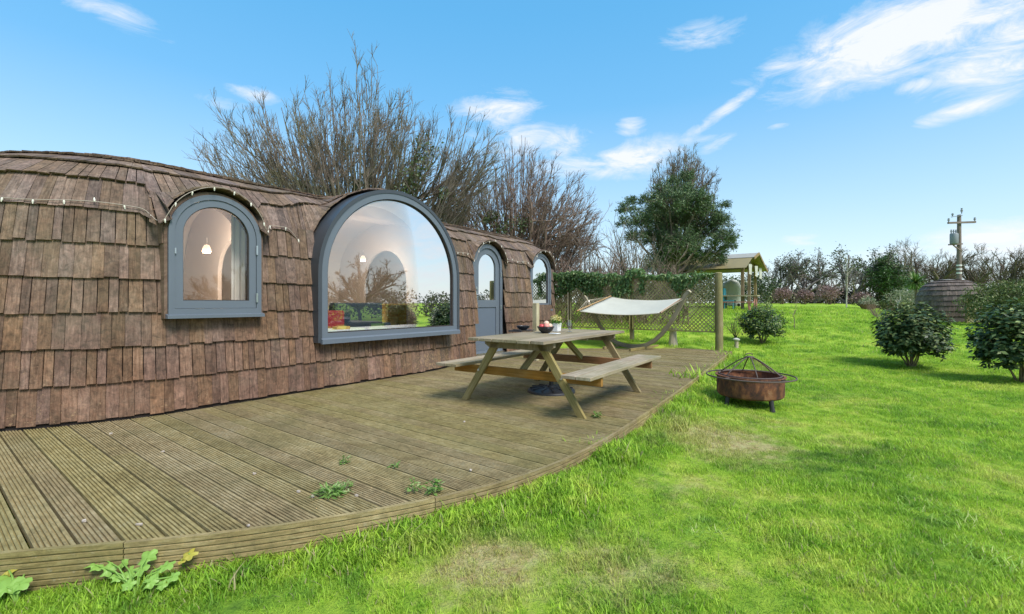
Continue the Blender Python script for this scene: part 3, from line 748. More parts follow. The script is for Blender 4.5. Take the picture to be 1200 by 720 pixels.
# ---- inside
pod.dorm = [DORM[1]]
inner = shell_mesh(pod, .17, M['cream'], 'inner_lining', house)
pod.dorm = DORM
mb = MB(); mb.poly([H(a, b, .09) for a, b in ((-.4, -9.6), (11.4, -9.6), (11.4, -6.5), (7, -6.45), (5.5, -6.1), (.6, -6.3))]); M['floor_in'] = wood_mat('oak_floor', (.22, .13, .06), (.32, .2, .1), (.4, .28, .16)); mb.obj('inner_floor', M['floor_in'], house)
def partition(uu, yc, hw2, top):
    # cream wall across the pod with an arched opening
    mb = MB(); out = []; ins = []
    n = 24
    for i in range(n + 1):
        a = pi * i / n; ins.append((yc + hw2 * cos(a), max(.1, top - hw2 + hw2 * sin(a)) if 0 < i < n else top - hw2))
        q = cos(a); out.append((V0 + 2.05 * q * (1 if abs(q) < .99 else 1), .1 + 3.0 * (1 - abs(q) ** 3) ** (1 / 3) if abs(q) < 1 else .1))
    ins = [(yc + hw2, .1)] + ins + [(yc - hw2, .1)]; out = [(V0 + 2.0, .1)] + out + [(V0 - 2.0, .1)]
    for du in (0, .06): mb.grid([[H(uu + du, v, z) for v, z in ins], [H(uu + du, v, z) for v, z in out]])
    mb.grid([[H(uu, v, z) for v, z in ins], [H(uu + .06, v, z) for v, z in ins]])
    return mb.obj('partition', M['cream'], house)
partition(6.35, -8.3, .75, 2.35); partition(3.15, -8.0, .55, 2.2)
def lamp_thing(name, p, label, col, power, r=.06):
    rt = root(name, p, label, 'lamp')
    m, nt, N, L, B = NT(name + '_glow'); B.inputs['Emission Color'].default_value = (*col, 1); B.inputs['Emission Strength'].default_value = .42; B.inputs['Base Color'].default_value = (*col, 1)
    mb = MB(); mb.lathe([(.001, 1.3 * r), (.6 * r, 1.1 * r), (r, 0.3 * r), (1.15 * r, -.7 * r), (.9 * r, -1.1 * r), (.001, -1.12 * r)], p, 16); mb.obj('bulb', m, rt, smooth=True)
    mb = MB(); mb.tube([Vector(p) + Vector((0, 0, 1.2 * r)), Vector(p) + Vector((0, 0, 3.3 * r))], .008, 6); mb.obj('flex', M['steel'], rt)
    l = bpy.data.lights.new(name + '_light', 'POINT'); l.energy = power; l.color = col; l.shadow_soft_size = .15
    lo = bpy.data.objects.new(name + '_light', l); C.objects.link(lo); lo.location = Vector(p) - Vector((0, 0, .16)); lo["kind"] = "helper"
lamp_thing('wall_lamp', H(2.62, -7.5, 1.98), 'warm lit lamp behind the glass of the near arched window', (1.0, .76, .55), 48, .05)
lamp_thing('hanging_lamp', H(5.6, -8.0, 2.1), 'lit white hanging lamp seen through the big picture window', (1.0, .78, .58), 26, .05)
lamp_thing('ceiling_lamp', H(9.0, -8.0, 2.3), 'lit ceiling lamp glimpsed through the glass of the grey door', (1.0, .75, .5), 12, .06)
M['red'] = plain('red_fabric', (.26, .015, .02), .8); M['navy'] = plain('dark_blue_fabric', (.018, .035, .055), .7); M['teal_glaze'] = plain('teal_glaze', (.01, .06, .08), .12)
M['pine'] = wood_mat('pale_pine', (.42, .27, .09), (.55, .37, .13), (.62, .45, .2))
def rbox(name, mat, parent, c, ax, ay, az, bev=.03):
    mb = MB(); mb.box(c, ax, ay, az); return mb.obj(name, mat, parent, bevel=bev)
def wpt(px, py, v):
    """point seen at a pixel on the vertical plane v = const of the house frame"""
    x = (px - 600) / FP; k = .8 * x - .6; d = v / k; return Vector((x * d, d, EYE + (HOR - py) / FP * d))
p = wpt(425, 385, -6.55); sofa = root('sofa', (p.x, p.y, .09), 'dark blue sofa seen through the lower left of the big window', 'sofa')
su = UV(p.x, p.y)[0]
rbox('seat', M['navy'], sofa, H(su, -7.1, .38), H(.5, 0), H(0, .42), (0, 0, .2)); rbox('backrest', M['navy'], sofa, H(su, -6.72, .78), H(.46, 0), H(0, .1), (0, 0, .42)); 
rbox('arm', M['navy'], sofa, H(su - .55, -7.0, .55), H(.07, 0), H(0, .42), (0, 0, .3)); rbox('arm', M['navy'], sofa, H(su + .55, -7.0, .55), H(.07, 0), H(0, .42), (0, 0, .3))
p = wpt(392, 385, -6.5); ac = root('armchair', (p.x, p.y, .09), 'red armchair behind the lower left corner of the big window', 'armchair'); su = UV(p.x, p.y)[0]
rbox('backrest', M['red'], ac, H(su - .05, -6.45, .74), H(.15, 0), H(0, .08), (0, 0, .34)); rbox('seat', M['red'], ac, H(su, -6.75, .4), H(.25, 0), H(0, .25), (0, 0, .18))
p = wpt(490, 386, -7.6); cab = root('pine_shelf_unit', (p.x, p.y, .09), 'pale pine shelf unit with uprights inside the big window', 'shelf'); su = UV(p.x, p.y)[0]
for k in (-.9, -.3, .3, .9): rbox('upright', M['pine'], cab, H(su + k, -7.7, .62), H(.03, 0), H(0, .18), (0, 0, .55), .004)
for z in (.15, .7, 1.16): rbox('shelf', M['pine'], cab, H(su, -7.7, z), H(.95, 0), H(0, .17), (0, 0, .015), .004)
rbox('back_panel', M['pine'], cab, H(su, -7.87, .64), H(.93, 0), H(0, .01), (0, 0, .5), .002)
p = wpt(521, 386, -6.0); vs = MB(); vs.lathe([(.001, 0), (.075, 0), (.10, .05), (.105, .11), (.07, .20), (.04, .25), (.045, .29), (.055, .30), (.04, .30), (.03, .26)], (p.x, p.y, .795), 20)
o = vs.obj('vase', M['teal_glaze'], smooth=True); recentre(o, (p.x, p.y, .795)); tag(o, 'dark teal vase standing on the sill inside the big window', 'vase')
p = wpt(400, 389, -6.05); mb = MB(); mb.box(p + Vector((0, 0, .04)), H(.11, 0), H(0, .06), (0, 0, .04)); o = mb.obj('wooden_box', M['pine'], bevel=.004); recentre(o, (p.x, p.y, p.z)); tag(o, 'small pale wooden box on the sill at the left end of the big window', 'box')
# curtain strip in the near window, pale
M['curtain'] = plain('pale_curtain', (.62, .55, .48), .8, var=.1)
p = wpt(283, 300, -6.25); cu = UV(p.x, p.y)[0]; G = []
for z in (1.1, 2.35): G.append([H(cu - .12 + .012 * k, -6.25 + .02 * sin(k * 1.1), z) for k in range(22)])
mb = MB(); mb.grid(G); o = mb.obj('curtain', M['curtain'], smooth=True); q = H(cu, -6.25, 1.1); recentre(o, q); tag(o, 'pale curtain drawn to the right edge of the near arched window', 'curtain')

# ---- fairy lights along the roof edge
M['bulb'] = plain('clear_bulb', (.75, .72, .62), .25, var=.03); M['wire'] = plain('lights_wire', (.33, .28, .22), .6)
fl = root('string_lights', H(2, -5.9, 2.2), 'string of small unlit fairy lights along the roof edge of the pod', 'string lights')
pts = []
for t in np.arange(-2.1, 8.2 + 1.2, .03):
    if DORM[1]['u'] - 1.33 < pod.outline(t)[1] < DORM[1]['u'] + 1.33: continue
    a, n = pod.frame(t, 2.195)
    cu_, ou_, ov_ = pod.outline(t); rad_ = Vector((ou_ - cu_, max(ov_, .1), 0)).normalized()
    pts.append(hv(a + rad_ * .058 + Vector((0, 0, .025 + .014 * sin(t * 5.3)))))
for _ in range(2): pts = [pts[0]] + [(a + b * 2 + c) / 4 if (a - c).length < .6 else b for a, b, c in zip(pts, pts[1:], pts[2:])] + [pts[-1]]
keep = []
for q in pts:
    if not keep or (q - keep[-1]).length > .02: keep.append(q)
cut = max(range(1, len(keep)), key=lambda i: (keep[i] - keep[i - 1]).length)
for seg in (keep[:cut], keep[cut:]): mb = MB(); mb.tube(seg, .004, 5); mb.obj('wire', M['wire'], fl)
acc = 0; nb = 0
for a, b in zip(keep, keep[1:]):
    if (a - b).length > .5: continue
    acc += (a - b).length
    if acc > .205 and nb < 120:
        acc = 0; nb += 1; jx = Vector((random.uniform(-.2, .2), random.uniform(-.2, .2), -1)).normalized() * (1 if random.random() < .8 else -1)
        mb = MB(); mb.tube([b, b + jx * .018, b + jx * .042], [.007, .009, .004], 6); mb.obj('bulb', M['bulb'], fl)
# ------------------------------------------------------------------ picnic table
TC = (5.03, -3.08); TR = radians(-2)
def T(a, b, z=0.0): return H(TC[0] + a * cos(TR) - b * sin(TR), TC[1] + a * sin(TR) + b * cos(TR), z)
def TV(a, b, z=0.0): return T(a, b, z) - T(0, 0, 0)
table = root('picnic_table', T(0, 0, 0), 'weathered wooden picnic table with attached benches on the deck', 'picnic table')
TZ = .80
def plank(name, parent, mat, a0, a1, b0, b1, z, th, label=None, bev=.004, jig=.0):
    mb = MB(); c = T((a0 + a1) / 2, (b0 + b1) / 2, z - th / 2); mb.quadbox([T(a0, b0, z - th), T(a0, b1, z - th), T(a0, b1, z), T(a0, b0, z)], [T(a1, b0 + jig, z - th), T(a1, b1 + jig, z - th), T(a1, b1 + jig, z), T(a1, b0 + jig, z)])
    return mb.obj(name, mat, parent, bevel=bev, label=label)
for k in range(6):
    w = 1.02 / 6; b0 = -.51 + k * w; e = random.uniform(-.008, .008)
    plank('top_plank', table, M['table'], -1.125 + e, 1.125 + e, b0 + .004, b0 + w - .005, TZ + random.uniform(-.002, .002), .034)
for sg in (-1, 1):
    for k in range(2):
        b0 = .70 + k * .165; a, b = (b0, b0 + .158) if sg > 0 else (-b0 - .158, -b0)
        plank('bench_plank', table, M['table'], -1.12, 1.12, a, b, .475 + random.uniform(-.002, .002), .034)
for sa in (-1, 1):
    a = sa * .84
    mb = MB(); z0, z1 = TZ - .13, TZ - .037
    A = [T(a - .022, -.47, z1), T(a - .022, -.47, z1 - .05), T(a - .022, -.40, z0), T(a - .022, .40, z0), T(a - .022, .47, z1 - .05), T(a - .022, .47, z1)]
    B = [T(a + .022, -.47, z1), T(a + .022, -.47, z1 - .05), T(a + .022, -.40, z0), T(a + .022, .40, z0), T(a + .022, .47, z1 - .05), T(a + .022, .47, z1)]
    mb.quadbox(A, B); mb.obj('top_bearer', M['table'], table)
    mb = MB(); z0, z1 = .34, .438; q = -sa * .048
    mb.beam(T(a + q, -1.0, (z0 + z1) / 2), T(a + q, 1.0, (z0 + z1) / 2), .044, z1 - z0, side=TV(1, 0)); mb.obj('bench_bearer', M['beam_orange'], table, bevel=.004)
    for sb in (-1, 1):
        mb = MB(); a2 = a + (-sa) * .0; mb.beam(T(a2 + sa * .0 , sb * .80, 0), T(a2, sb * .30, TZ - .04), .044, .105, side=TV(1, 0))
        # cut the foot flat
        for i, p in enumerate(mb.v):
            if p[2] < .06: mb.v[i] = (p[0], p[1], 0.0)
            elif p[2] > TZ - .1: mb.v[i] = (p[0], p[1], min(p[2], TZ - .036))
        leg = mb.obj('leg', M['leg_olive'], table, bevel=.003)
        mb = MB(); mb.lathe([(.001, .012), (.012, .012), (.016, .004), (.016, 0)], T(a + sa * .023, sb * .565, .388), 10, ax=TV(sa, 0)); mb.obj('bolt', M['steel'], leg)
    mb = MB(); mb.beam(T(a + q - sa * .03, .0, .42), T(sa * .22, 0, TZ - .05), .044, .07, side=TV(0, 1)); mb.obj('brace', M['leg_olive'], table, bevel=.003)
mb = MB(); mb.box(T(0, 0, TZ - .05), TV(.022, 0), TV(0, .46), (0, 0, .014)); mb.obj('centre_batten', M['table'], table)

# parasol base under the table
M['black_plastic'] = plain('black_plastic', (.018, .018, .02), .45, var=.2, bump=.2, scale=30)
p = on_deck(646, 459); pb = root('parasol_base', (p.x, p.y, 0), 'round black parasol base on the deck under the picnic table', 'parasol base')
mb = MB(); prof = [(.001, .085), (.05, .085), (.055, .065), (.16, .062), (.26, .05), (.315, .028), (.325, .006), (.325, 0)]; mb.lathe(prof, (p.x, p.y, .0), 32)
for k in range(12):
    a = k * pi / 6; mb.box((p.x + cos(a) * .2, p.y + sin(a) * .2, .058), (cos(a) * .09, sin(a) * .09, -.005), (-sin(a) * .006, cos(a) * .006, 0), (0, 0, .008))
mb.obj('base', M['black_plastic'], pb, smooth=.6)
mb = MB(); mb.lathe([(.03, .06), (.03, .42), (.026, .425), (.001, .425)], (p.x, p.y, 0), 14); mb.tube([(p.x + .03, p.y - .01, .33), (p.x + .08, p.y - .03, .33)], .012, 8); mb.obj('socket', M['black_plastic'], pb, smooth=.6)

# ---- on the table
def on_table(px, py): q = on_deck(px, py, TZ); return Vector((q.x, q.y, TZ + .002))
M['dark_ceramic'] = plain('dark_ceramic', (.025, .027, .032), .25, var=.15); M['white_ceramic'] = plain('white_ceramic', (.78, .78, .76), .22, var=.04)
def lathe_thing(name, prof, loc, mat, label, cat, n=28, group=None):
    mb = MB(); mb.lathe(prof, loc, n); o = mb.obj(name, mat, smooth=.7); recentre(o, loc); return tag(o, label, cat, group)
bowl_prof = lambda r, h: [(.001, .004), (r * .45, .0), (r * .5, .006), (r * .78, h * .4), (r * .96, h * .85), (r, h), (r * .96, h), (r * .74, h * .45), (r * .4, h * .12), (.001, h * .1)]
p1 = on_table(613, 388.5)
lathe_thing('plate', [(.001, .003), (.09, 0), (.10, .004), (.165, .014), (.167, .018), (.10, .010), (.001, .008)], p1, M['dark_ceramic'], 'dark grey dinner plate at the far left of the picnic table top', 'plate')
lathe_thing('bowl', bowl_prof(.098, .06), p1 + Vector((0, 0, .016)), M['dark_ceramic'], 'dark grey empty bowl standing on the dinner plate', 'bowl')
p1b = p1 + Vector((-.11, -.17, 0)); mb = MB(); mb.box(p1b + Vector((0, 0, .012)), TV(.02, .09), TV(.03, -.01), (0, 0, .010)); mb.box(p1b + Vector((.02, .0, .03)), TV(.01, .05), TV(.02, -.005), (0, 0, .006))
o = mb.obj('napkin', plain('black_napkin', (.02, .02, .022), .85)); recentre(o, p1b); tag(o, 'folded black napkin beside the dark plate on the table', 'napkin')
p2 = on_table(639.5, 390.5)
lathe_thing('fruit_bowl', bowl_prof(.115, .085), p2, M['dark_ceramic'], 'dark bowl heaped with pink fruit in the middle of the table', 'bowl')
M['pink_fruit'] = plain('pink_fruit_skin', (.60, .24, .19), .45, var=.35, scale=14); M['red_fruit'] = plain('red_fruit_skin', (.45, .05, .05), .35, var=.3, scale=14); M['pale_fruit'] = plain('pale_fruit_skin', (.70, .45, .33), .5, var=.2, scale=14)
fr = [(-.055, 0, .085, 'red_fruit', 'red apple at the left edge of the dark fruit bowl'), (.01, -.035, .088, 'pink_fruit', 'pink peach at the front of the dark fruit bowl'), (.055, .02, .09, 'pale_fruit', 'pale peach at the right of the dark fruit bowl'), (0, .05, .09, 'pink_fruit', 'pink peach at the back of the dark fruit bowl'), (.01, .005, .125, 'pale_fruit', 'pale pink peach on top of the fruit heap')]
for x, y, z, mm, lb in fr:
    c = p2 + Vector((x, y, z)); R = .037
    prof = [(.001, -R * .9)] + [(R * cos(a), R * .95 * sin(a)) for a in np.linspace(-1.2, 1.25, 9)] + [(.006, R * .85), (.001, R * .78)]
    mb = MB(); mb.lathe(prof, c, 16, ax=(random.uniform(-.3, .3), random.uniform(-.3, .3), 1)); o = mb.obj('fruit', M[mm], smooth=True); recentre(o, c); tag(o, lb, 'fruit', 'fruit heaped in the dark bowl')
p3 = on_table(651.5, 388.5)
fp = root('flower_pot', p3, 'small white square pot of yellow-green flowers on the table', 'potted plant')
s_ = .057; mb = MB(); 
G = [[p3 + TV(a * s_ * k, b * s_ * k, z) for a, b in ((-1, -1), (1, -1), (1, 1), (-1, 1))] for k, z in ((.85, 0), (1, .115), (.9, .115), (.85, .09))]
mb.grid(G, closed=True); mb.poly([p3 + TV(a * s_ * .86, b * s_ * .86, .092) for a, b in ((-1, -1), (1, -1), (1, 1), (-1, 1))]); mb.obj('pot', M['white_ceramic'], fp)
M['herb'] = leaf_mat('herb_leaf', (.07, .16, .02), (.15, .30, .04), trans=.3); M['yellow_flower'] = leaf_mat('yellow_petal', (.55, .42, .10), (.70, .62, .28), trans=.2)
def leaf_quads(cen, nrm, up, ln, wd, fold=.25):
    """rhombic folded leaves; arrays -> V,F"""
    cen, nrm, up = map(lambda a: np.asarray(a, float), (cen, nrm, up)); n = len(cen)
    nrm /= np.linalg.norm(nrm, axis=1, keepdims=True) + 1e-9
    up = up - nrm * (up * nrm).sum(1, keepdims=True); up /= np.linalg.norm(up, axis=1, keepdims=True) + 1e-9
    sd = np.cross(nrm, up); ln = np.asarray(ln).reshape(-1, 1) * np.ones((n, 1)); wd = np.asarray(wd).reshape(-1, 1) * np.ones((n, 1))
    V = np.stack([cen, cen + up * ln * .45 + sd * wd * .5 + nrm * wd * fold, cen + up * ln, cen + up * ln * .45 - sd * wd * .5 + nrm * wd * fold], 1).reshape(-1, 3)
    F = np.arange(n * 4).reshape(-1, 4); return V, F
def rand_dirs(n, zmin=-1.0):
    d = rng.normal(size=(n * 3, 3)); d /= np.linalg.norm(d, axis=1, keepdims=True); d = d[d[:, 2] >= zmin]; return d[:n]
n = 260; d = rand_dirs(n, -.15); c = np.array(p3) + np.array([0, 0, .125]) + d * rng.uniform(.25, 1, (n, 1)) * np.array([.085, .085, .085]); V, F = leaf_quads(c, d + rng.normal(0, .5, (n, 3)), d, .032, .018); mesh_np('leaves', V, F, M['herb'], fp)
n = 170; d = rand_dirs(n, .1); c = np.array(p3) + np.array([0, 0, .14]) + d * np.array([.085, .085, .085]) * rng.uniform(.85, 1.05, (n, 1)); V, F = leaf_quads(c, d + rng.normal(0, .3, (n, 3)), rng.normal(size=(n, 3)), .022, .018); mesh_np('flowers', V, F, M['yellow_flower'], fp)
p3b = on_table(650, 391.5); mb = MB(); mb.box(p3b + Vector((0, 0, .004)), TV(.05, .0), TV(0, .06), (0, 0, .004)); o = mb.obj('tablet', M['white_ceramic'], bevel=.002); o.name = 'coaster'; recentre(o, p3b); tag(o, 'flat white coaster lying in front of the white flower pot', 'coaster')
p4 = on_table(667.5, 389.5); M['clear'] = glass_mat('drinking_glass', (.97, .98, .98), refl=1.5, add=.03)
lathe_thing('wine_glass', [(.034, 0), (.034, .005), (.008, .012), (.008, .04), (.03, .06), (.042, .10), (.042, .165), (.040, .165), (.039, .10), (.027, .065), (.001, .05)], p4, M['clear'], 'clear stemmed glass standing at the right of the flower pot', 'glass')

# stake and post beyond the table
p = on_deck(665.5, 421); mb = MB(); mb.tube([(p.x, p.y, 0), (p.x + .006, p.y, .8), (p.x, p.y, 1.42)], .0045, 6); o = mb.obj('cane', M['wire']); recentre(o, p); tag(o, 'thin upright cane standing on the deck behind the glass', 'cane')
q = H(7.87, -5.28, 0); mb = MB(); mb.beam((q.x, q.y, 0), (q.x, q.y, 1.19), .105, .105, side=(.8, -.6, 0)); M['post_pale'] = wood_mat('pale_post_wood', (.24, .2, .13), (.37, .32, .22), (.50, .45, .34), algae=(.2, .2, .1), algae_amt=.35)
o = mb.obj('deck_post', M['post_pale'], bevel=.006); recentre(o, q); tag(o, 'short pale square timber post on the deck between the door and far window', 'post')

# ------------------------------------------------------------------ hammock and its stand
A2 = Vector((4.2, 11.0)); B2 = Vector((2.1, 13.0)); dAB = (B2 - A2); pr2 = Vector((-dAB.y, dAB.x)).normalized()   # points to near side?
if pr2.y > 0: pr2 = -pr2
hs = root('hammock_stand', (3.15, 12.0, 0), 'curved laminated wooden hammock stand on the deck by the trellis', 'hammock stand')
prof = [(-.03, 1.47), (0.0, 1.38), (.05, 1.10), (.10, .84), (.155, .60), (.215, .40), (.28, .23), (.35, .12), (.43, .065), (.5, .05), (.57, .065), (.65, .12), (.72, .23), (.785, .40), (.845, .60), (.90, .84), (.95, 1.10), (1.0, 1.32), (1.02, 1.38)]
def AB(t, z, off=0): q = A2 + dAB * t + pr2 * off; return Vector((q.x, q.y, z))
mb = MB(); loops = []
sd = Vector((pr2.x, pr2.y, 0))
for i, (t, z) in enumerate(prof):
    a = AB(*prof[max(i - 1, 0)]); b = AB(*prof[min(i + 1, len(prof) - 1)]); d = (b - a).normalized(); nn = sd.cross(d)
    c = AB(t, z); h = .05; w = .035; loops.append([c - sd * w - nn * h, c + sd * w - nn * h, c + sd * w + nn * h, c - sd * w + nn * h])
for i in range(len(loops) - 1):
    pass
o_ = 0
for l in loops: mb.v += [tuple(p) for p in l]
acc = 0
for i in range(len(loops) - 1):
    l = (loops[i][0] - loops[i + 1][0]).length
    for j in range(4):
        k = (j + 1) % 4; mb.f.append((i * 4 + j, i * 4 + k, (i + 1) * 4 + k, (i + 1) * 4 + j)); mb.m.append(0); mb.uv += [(j * .1, acc), (j * .1 + .1, acc), (j * .1 + .1, acc + l), (j * .1, acc + l)]
    acc += l
for e in (0, len(loops) - 1): mb.f.append(tuple(e * 4 + j for j in range(4))); mb.m.append(0); mb.uv += [(0, 0)] * 4
M['arc'] = wood_mat('laminated_arc_wood', (.22, .18, .09), (.33, .28, .16), (.43, .38, .25), algae=(.2, .2, .09), algae_amt=.4)
mb.obj('arc_beam', M['arc'], hs, bevel=.006)
for t in (.37, .63):
    mb = MB(); mb.beam(AB(t, .035, .75), AB(t, .035, -.75), .06, .065, side=(dAB.x, dAB.y, 0)); mb.obj('foot', M['leg_olive'], hs, bevel=.006)
mb = MB(); mb.lathe([(.001, .012), (.045, .012), (.05, .0)], AB(-.034, 1.475), 14, ax=(AB(-.03, 1.47) - AB(0, 1.38))); mb.obj('end_cap', M['post_pale'], hs)
for t, z in ((.02, 1.27), (.98, 1.27)):
    mb = MB(); mb.tube([AB(t, z), AB(t + (.02 if t < .5 else -.02), z - .01), AB(t + (.025 if t < .5 else -.025), z - .04)], .007, 6); mb.obj('hook', M['steel'], hs)
hm = root('hammock', (3.15, 12.0, .8), 'off white canvas hammock with spreader bars slung from the curved stand', 'hammock')
M['canvas'] = plain('white_canvas', (.46, .46, .39), .85, var=.12, bump=.3, scale=5); M['rope'] = plain('rope', (.45, .40, .30), .9, var=.2, scale=40)
eL = (AB(.87, .97, .80), AB(.87, 1.36, -.80)); eR = (AB(.15, .95, .50), AB(.12, 1.30, -.55))
ns, nw = 28, 12; G = []
for i in range(ns + 1):
    s = i / ns; row = []
    for j in range(nw + 1):
        w = j / nw; a = eL[0].lerp(eL[1], w); b = eR[0].lerp(eR[1], w); c = a.lerp(b, s)
        c.z -= .50 * s * (1 - s) * (.55 + .45 * sin(pi * w)) + .008 * sin(s * 13 + w * 5) * sin(w * 9)
        nrw = 1 - .10 * sin(pi * s); mid = eL[0].lerp(eL[1], .5).lerp(eR[0].lerp(eR[1], .5), s); c = Vector((mid.x + (c.x - mid.x) * nrw, mid.y + (c.y - mid.y) * nrw, c.z)); row.append(c)
    G.append(row)
mb = MB(); mb.grid(G); bed = mb.obj('bed', M['canvas'], hm, smooth=True); so = bed.modifiers.new('thick', 'SOLIDIFY'); so.thickness = .008
for e in (0, nw): mb = MB(); mb.tube([r[e] for r in G], .010, 6); mb.obj('edge_cord', M['rope'], hm)
M['bar'] = wood_mat('spreader_bar_wood', (.22, .13, .06), (.36, .23, .12), (.46, .32, .2))
for e, tip, k in ((eL, AB(.985, 1.27), .06), (eR, AB(.012, 1.30), .06)):
    cd_ = (e[1] - e[0]).normalized(); outw = (tip - (e[0] + e[1]) / 2).normalized() * .07
    mb = MB(); mb.tube([e[0] - cd_ * k + outw, e[1] + cd_ * k + outw], .022, 8); mb.obj('spreader_bar', M['bar'], hm)
    mb = MB()
    for j in range(10): q = e[0].lerp(e[1], j / 9); mb.tube([q + outw, tip.lerp(q + outw, .06)], .0045, 4)
    for j in range(18): q = e[0].lerp(e[1], (j + .5) / 18); mb.tube([q, q + outw * .6 + Vector((0, 0, .015)), q + outw], .007, 4)
    mb.obj('ropes', M['rope'], hm, kind='stuff')

# ------------------------------------------------------------------ trellis fence, posts, ivy
TU = 12.62
tf = root('trellis_fence', H(TU, -5.5, -.12), 'green-brown diagonal trellis fence with ivy behind the hammock', 'fence')
def zt(v): return 1.93 + .0 * v
def lattice(name, v0, v1, z0, z1, u, parent, mat, pitch=.105, w=.024):
    mb = MB()
    Wd = v1 - v0; Hh = z1 - z0
    for sgn, du in ((1, 0), (-1, .009)):
        x = -Hh
        while x < Wd:
            # line from (x,0) going up at 45 degrees
            a0 = max(0, -x); a1 = min(Hh, Wd - x)
            if a1 > a0 + .02:
                p = (x + a0, a0); q = (x + a1, a1)
                if sgn < 0: p = (Wd - p[0], p[1]); q = (Wd - q[0], q[1])
                mb.beam(H(u + du, v0 + p[0], z0 + p[1]), H(u + du, v0 + q[0], z0 + q[1]), w, .007, side=(H(0, 1, -sgn)))
            x += pitch
    return mb.obj(name, mat, parent, kind='stuff')
for a, b in ((-9.4, -7.25), (-7.15, -5.2), (-5.1, -2.86)):
    lattice('trellis_panel', a, b, .45, 1.93, TU, tf, M['trellis'])
    mb = MB(); mb.beam(H(TU, a, 1.945), H(TU, b, 1.945), .035, .03); mb.obj('top_rail', M['trellis'], tf)
    mb = MB(); mb.beam(H(TU, a, .437), H(TU, b, .437), .035, .03); mb.obj('bottom_rail', M['trellis'], tf)
    for v in (a, b): mb = MB(); mb.beam(H(TU, v, .45), H(TU, v, 1.93), .03, .03); mb.obj('side_rail', M['trellis'], tf)
for v, z, w in ((-7.2, 1.98, .10), (-5.15, 1.98, .10)):
    q = H(TU + .06, v); mb = MB(); mb.beam((q.x, q.y, ground_z(q.x, q.y) - .02), (q.x, q.y, z), w, w, side=(.8, -.6, 0)); mb.obj('square_post', M['post'], tf, bevel=.005)
q = H(TU - .02, -2.77); gz = ground_z(q.x, q.y); mb = MB()
mb.tube([(q.x, q.y, gz - .05), (q.x + .01, q.y, .6), (q.x, q.y, 1.3), (q.x - .01, q.y, 1.965), (q.x - .01, q.y, 1.985)], [.098, .092, .09, .088, .07], 14); mb.obj('round_post', M['post'], tf, smooth=.6)
q = H(TU + .1, -3.98); gz = ground_z(q.x, q.y); mb = MB(); mb.tube([(q.x, q.y, gz - .03), (q.x, q.y, .25), (q.x, q.y, .50)], [.14, .10, .085], 10); o = mb.obj('stump', M['post_pale'], smooth=.6); recentre(o, (q.x, q.y, gz)); tag(o, 'pale tree stump under the right part of the trellis', 'stump')

M['ivy'] = leaf_mat('ivy_leaf', (.05, .11, .03), (.11, .20, .055), (.22, .29, .10), rough=.45, trans=.15)
M['ivy_stem'] = bark_mat('ivy_stem_bark', (.10, .07, .04), (.2, .15, .09))
iv = root('ivy', H(TU, -7, -.1), 'dark green ivy hanging thickly over the left half of the trellis', 'climber')
N_ = 11000; vv = rng.uniform(-9.6, -2.9, N_); zz = rng.uniform(0, 1, N_)
cs = []
for a, t in zip(vv, zz):
    ns_ = noise.noise(Vector((a * 1.1, 0, 4))); n3 = noise.noise(Vector((a * 3.1, 1, 9)))
    if a < -4.75: top = 2.13 + .10 * ns_ + .07 * n3 + .10 * sst(-6.5, -8, a); bot = 1.50 + .26 * ns_ + .22 * n3 - .15 * sst(-6.6, -5.6, a)
    else:
        top = 2.0 + .05 * n3; bot = top - .50 * math.exp(-((a + 3.75) / .38) ** 2) - .10 - .05 * n3
        if random.random() > .22 + .5 * math.exp(-((a + 3.8) / .35) ** 2): continue
    z = bot + (top - bot) * (t ** .75)
    if noise.noise(Vector((a * 2.3, z * 2.3, 2))) < -.28: continue
    dep = .06 + .14 * (z - bot) / max(.1, top - bot)
    cs.append((a, z, random.uniform(-1, .6) * dep))
c = np.array([H(TU + d_, a, z) for a, z, d_ in cs]); n = len(c)
nn = np.tile(np.array([-.6, -.8, .35]), (n, 1)) + rng.normal(0, .55, (n, 3)); up = np.tile(np.array([0, 0, -1.0]), (n, 1)) + rng.normal(0, .5, (n, 3))
V, F = leaf_quads(c, nn, up, rng.uniform(.06, .12, n), rng.uniform(.035, .06, n)); mesh_np('leaves', V, F, M['ivy'], iv, kind='stuff')
mb = MB()
for k in range(26):
    v = random.uniform(-9, -3.2); z = random.uniform(.0, .8); pts = [H(TU - .02 + random.uniform(-.03, .05), v + random.uniform(-.1, .1) * i, z + (1.9 - z) * i / 6) for i in range(7)]; mb.tube(pts, .007, 5)
mb.obj('stems', M['ivy_stem'], iv, kind='stuff')

# ------------------------------------------------------------------ fire pit
def mat_rust():
    m, nt, N, L, B = NT('rusty_steel'); tc = node(N, 'ShaderNodeTexCoord'); mp = node(N, 'ShaderNodeMapping'); mp.inputs['Scale'].default_value = (1, 1, .55); L.new(tc.outputs['Object'], mp.inputs[0])
    n = node(N, 'ShaderNodeTexNoise', Scale=9, Detail=8, Roughness=.7, Distortion=.5); L.new(mp.outputs[0], n.inputs['Vector'])
    r = ramp(N, [(.3, (.025, .016, .013)), (.45, (.085, .032, .018)), (.57, (.20, .075, .030)), (.68, (.30, .15, .075)), (.76, (.30, .26, .22))]); L.new(n.outputs[0], r.inputs[0])
    L.new(r.outputs[0], B.inputs['Base Color']); B.inputs['Roughness'].default_value = .85
    bp = node(N, 'ShaderNodeBump', Strength=.5, Distance=.01); L.new(n.outputs[0], bp.inputs['Height']); L.new(bp.outputs[0], B.inputs['Normal']); return m
M['rust'] = mat_rust(); M['rust_dark'] = plain('dark_rusted_rod', (.085, .060, .050), .7, var=.35, scale=20); M['iron'] = plain('black_iron', (.02, .02, .02), .6, var=.2)
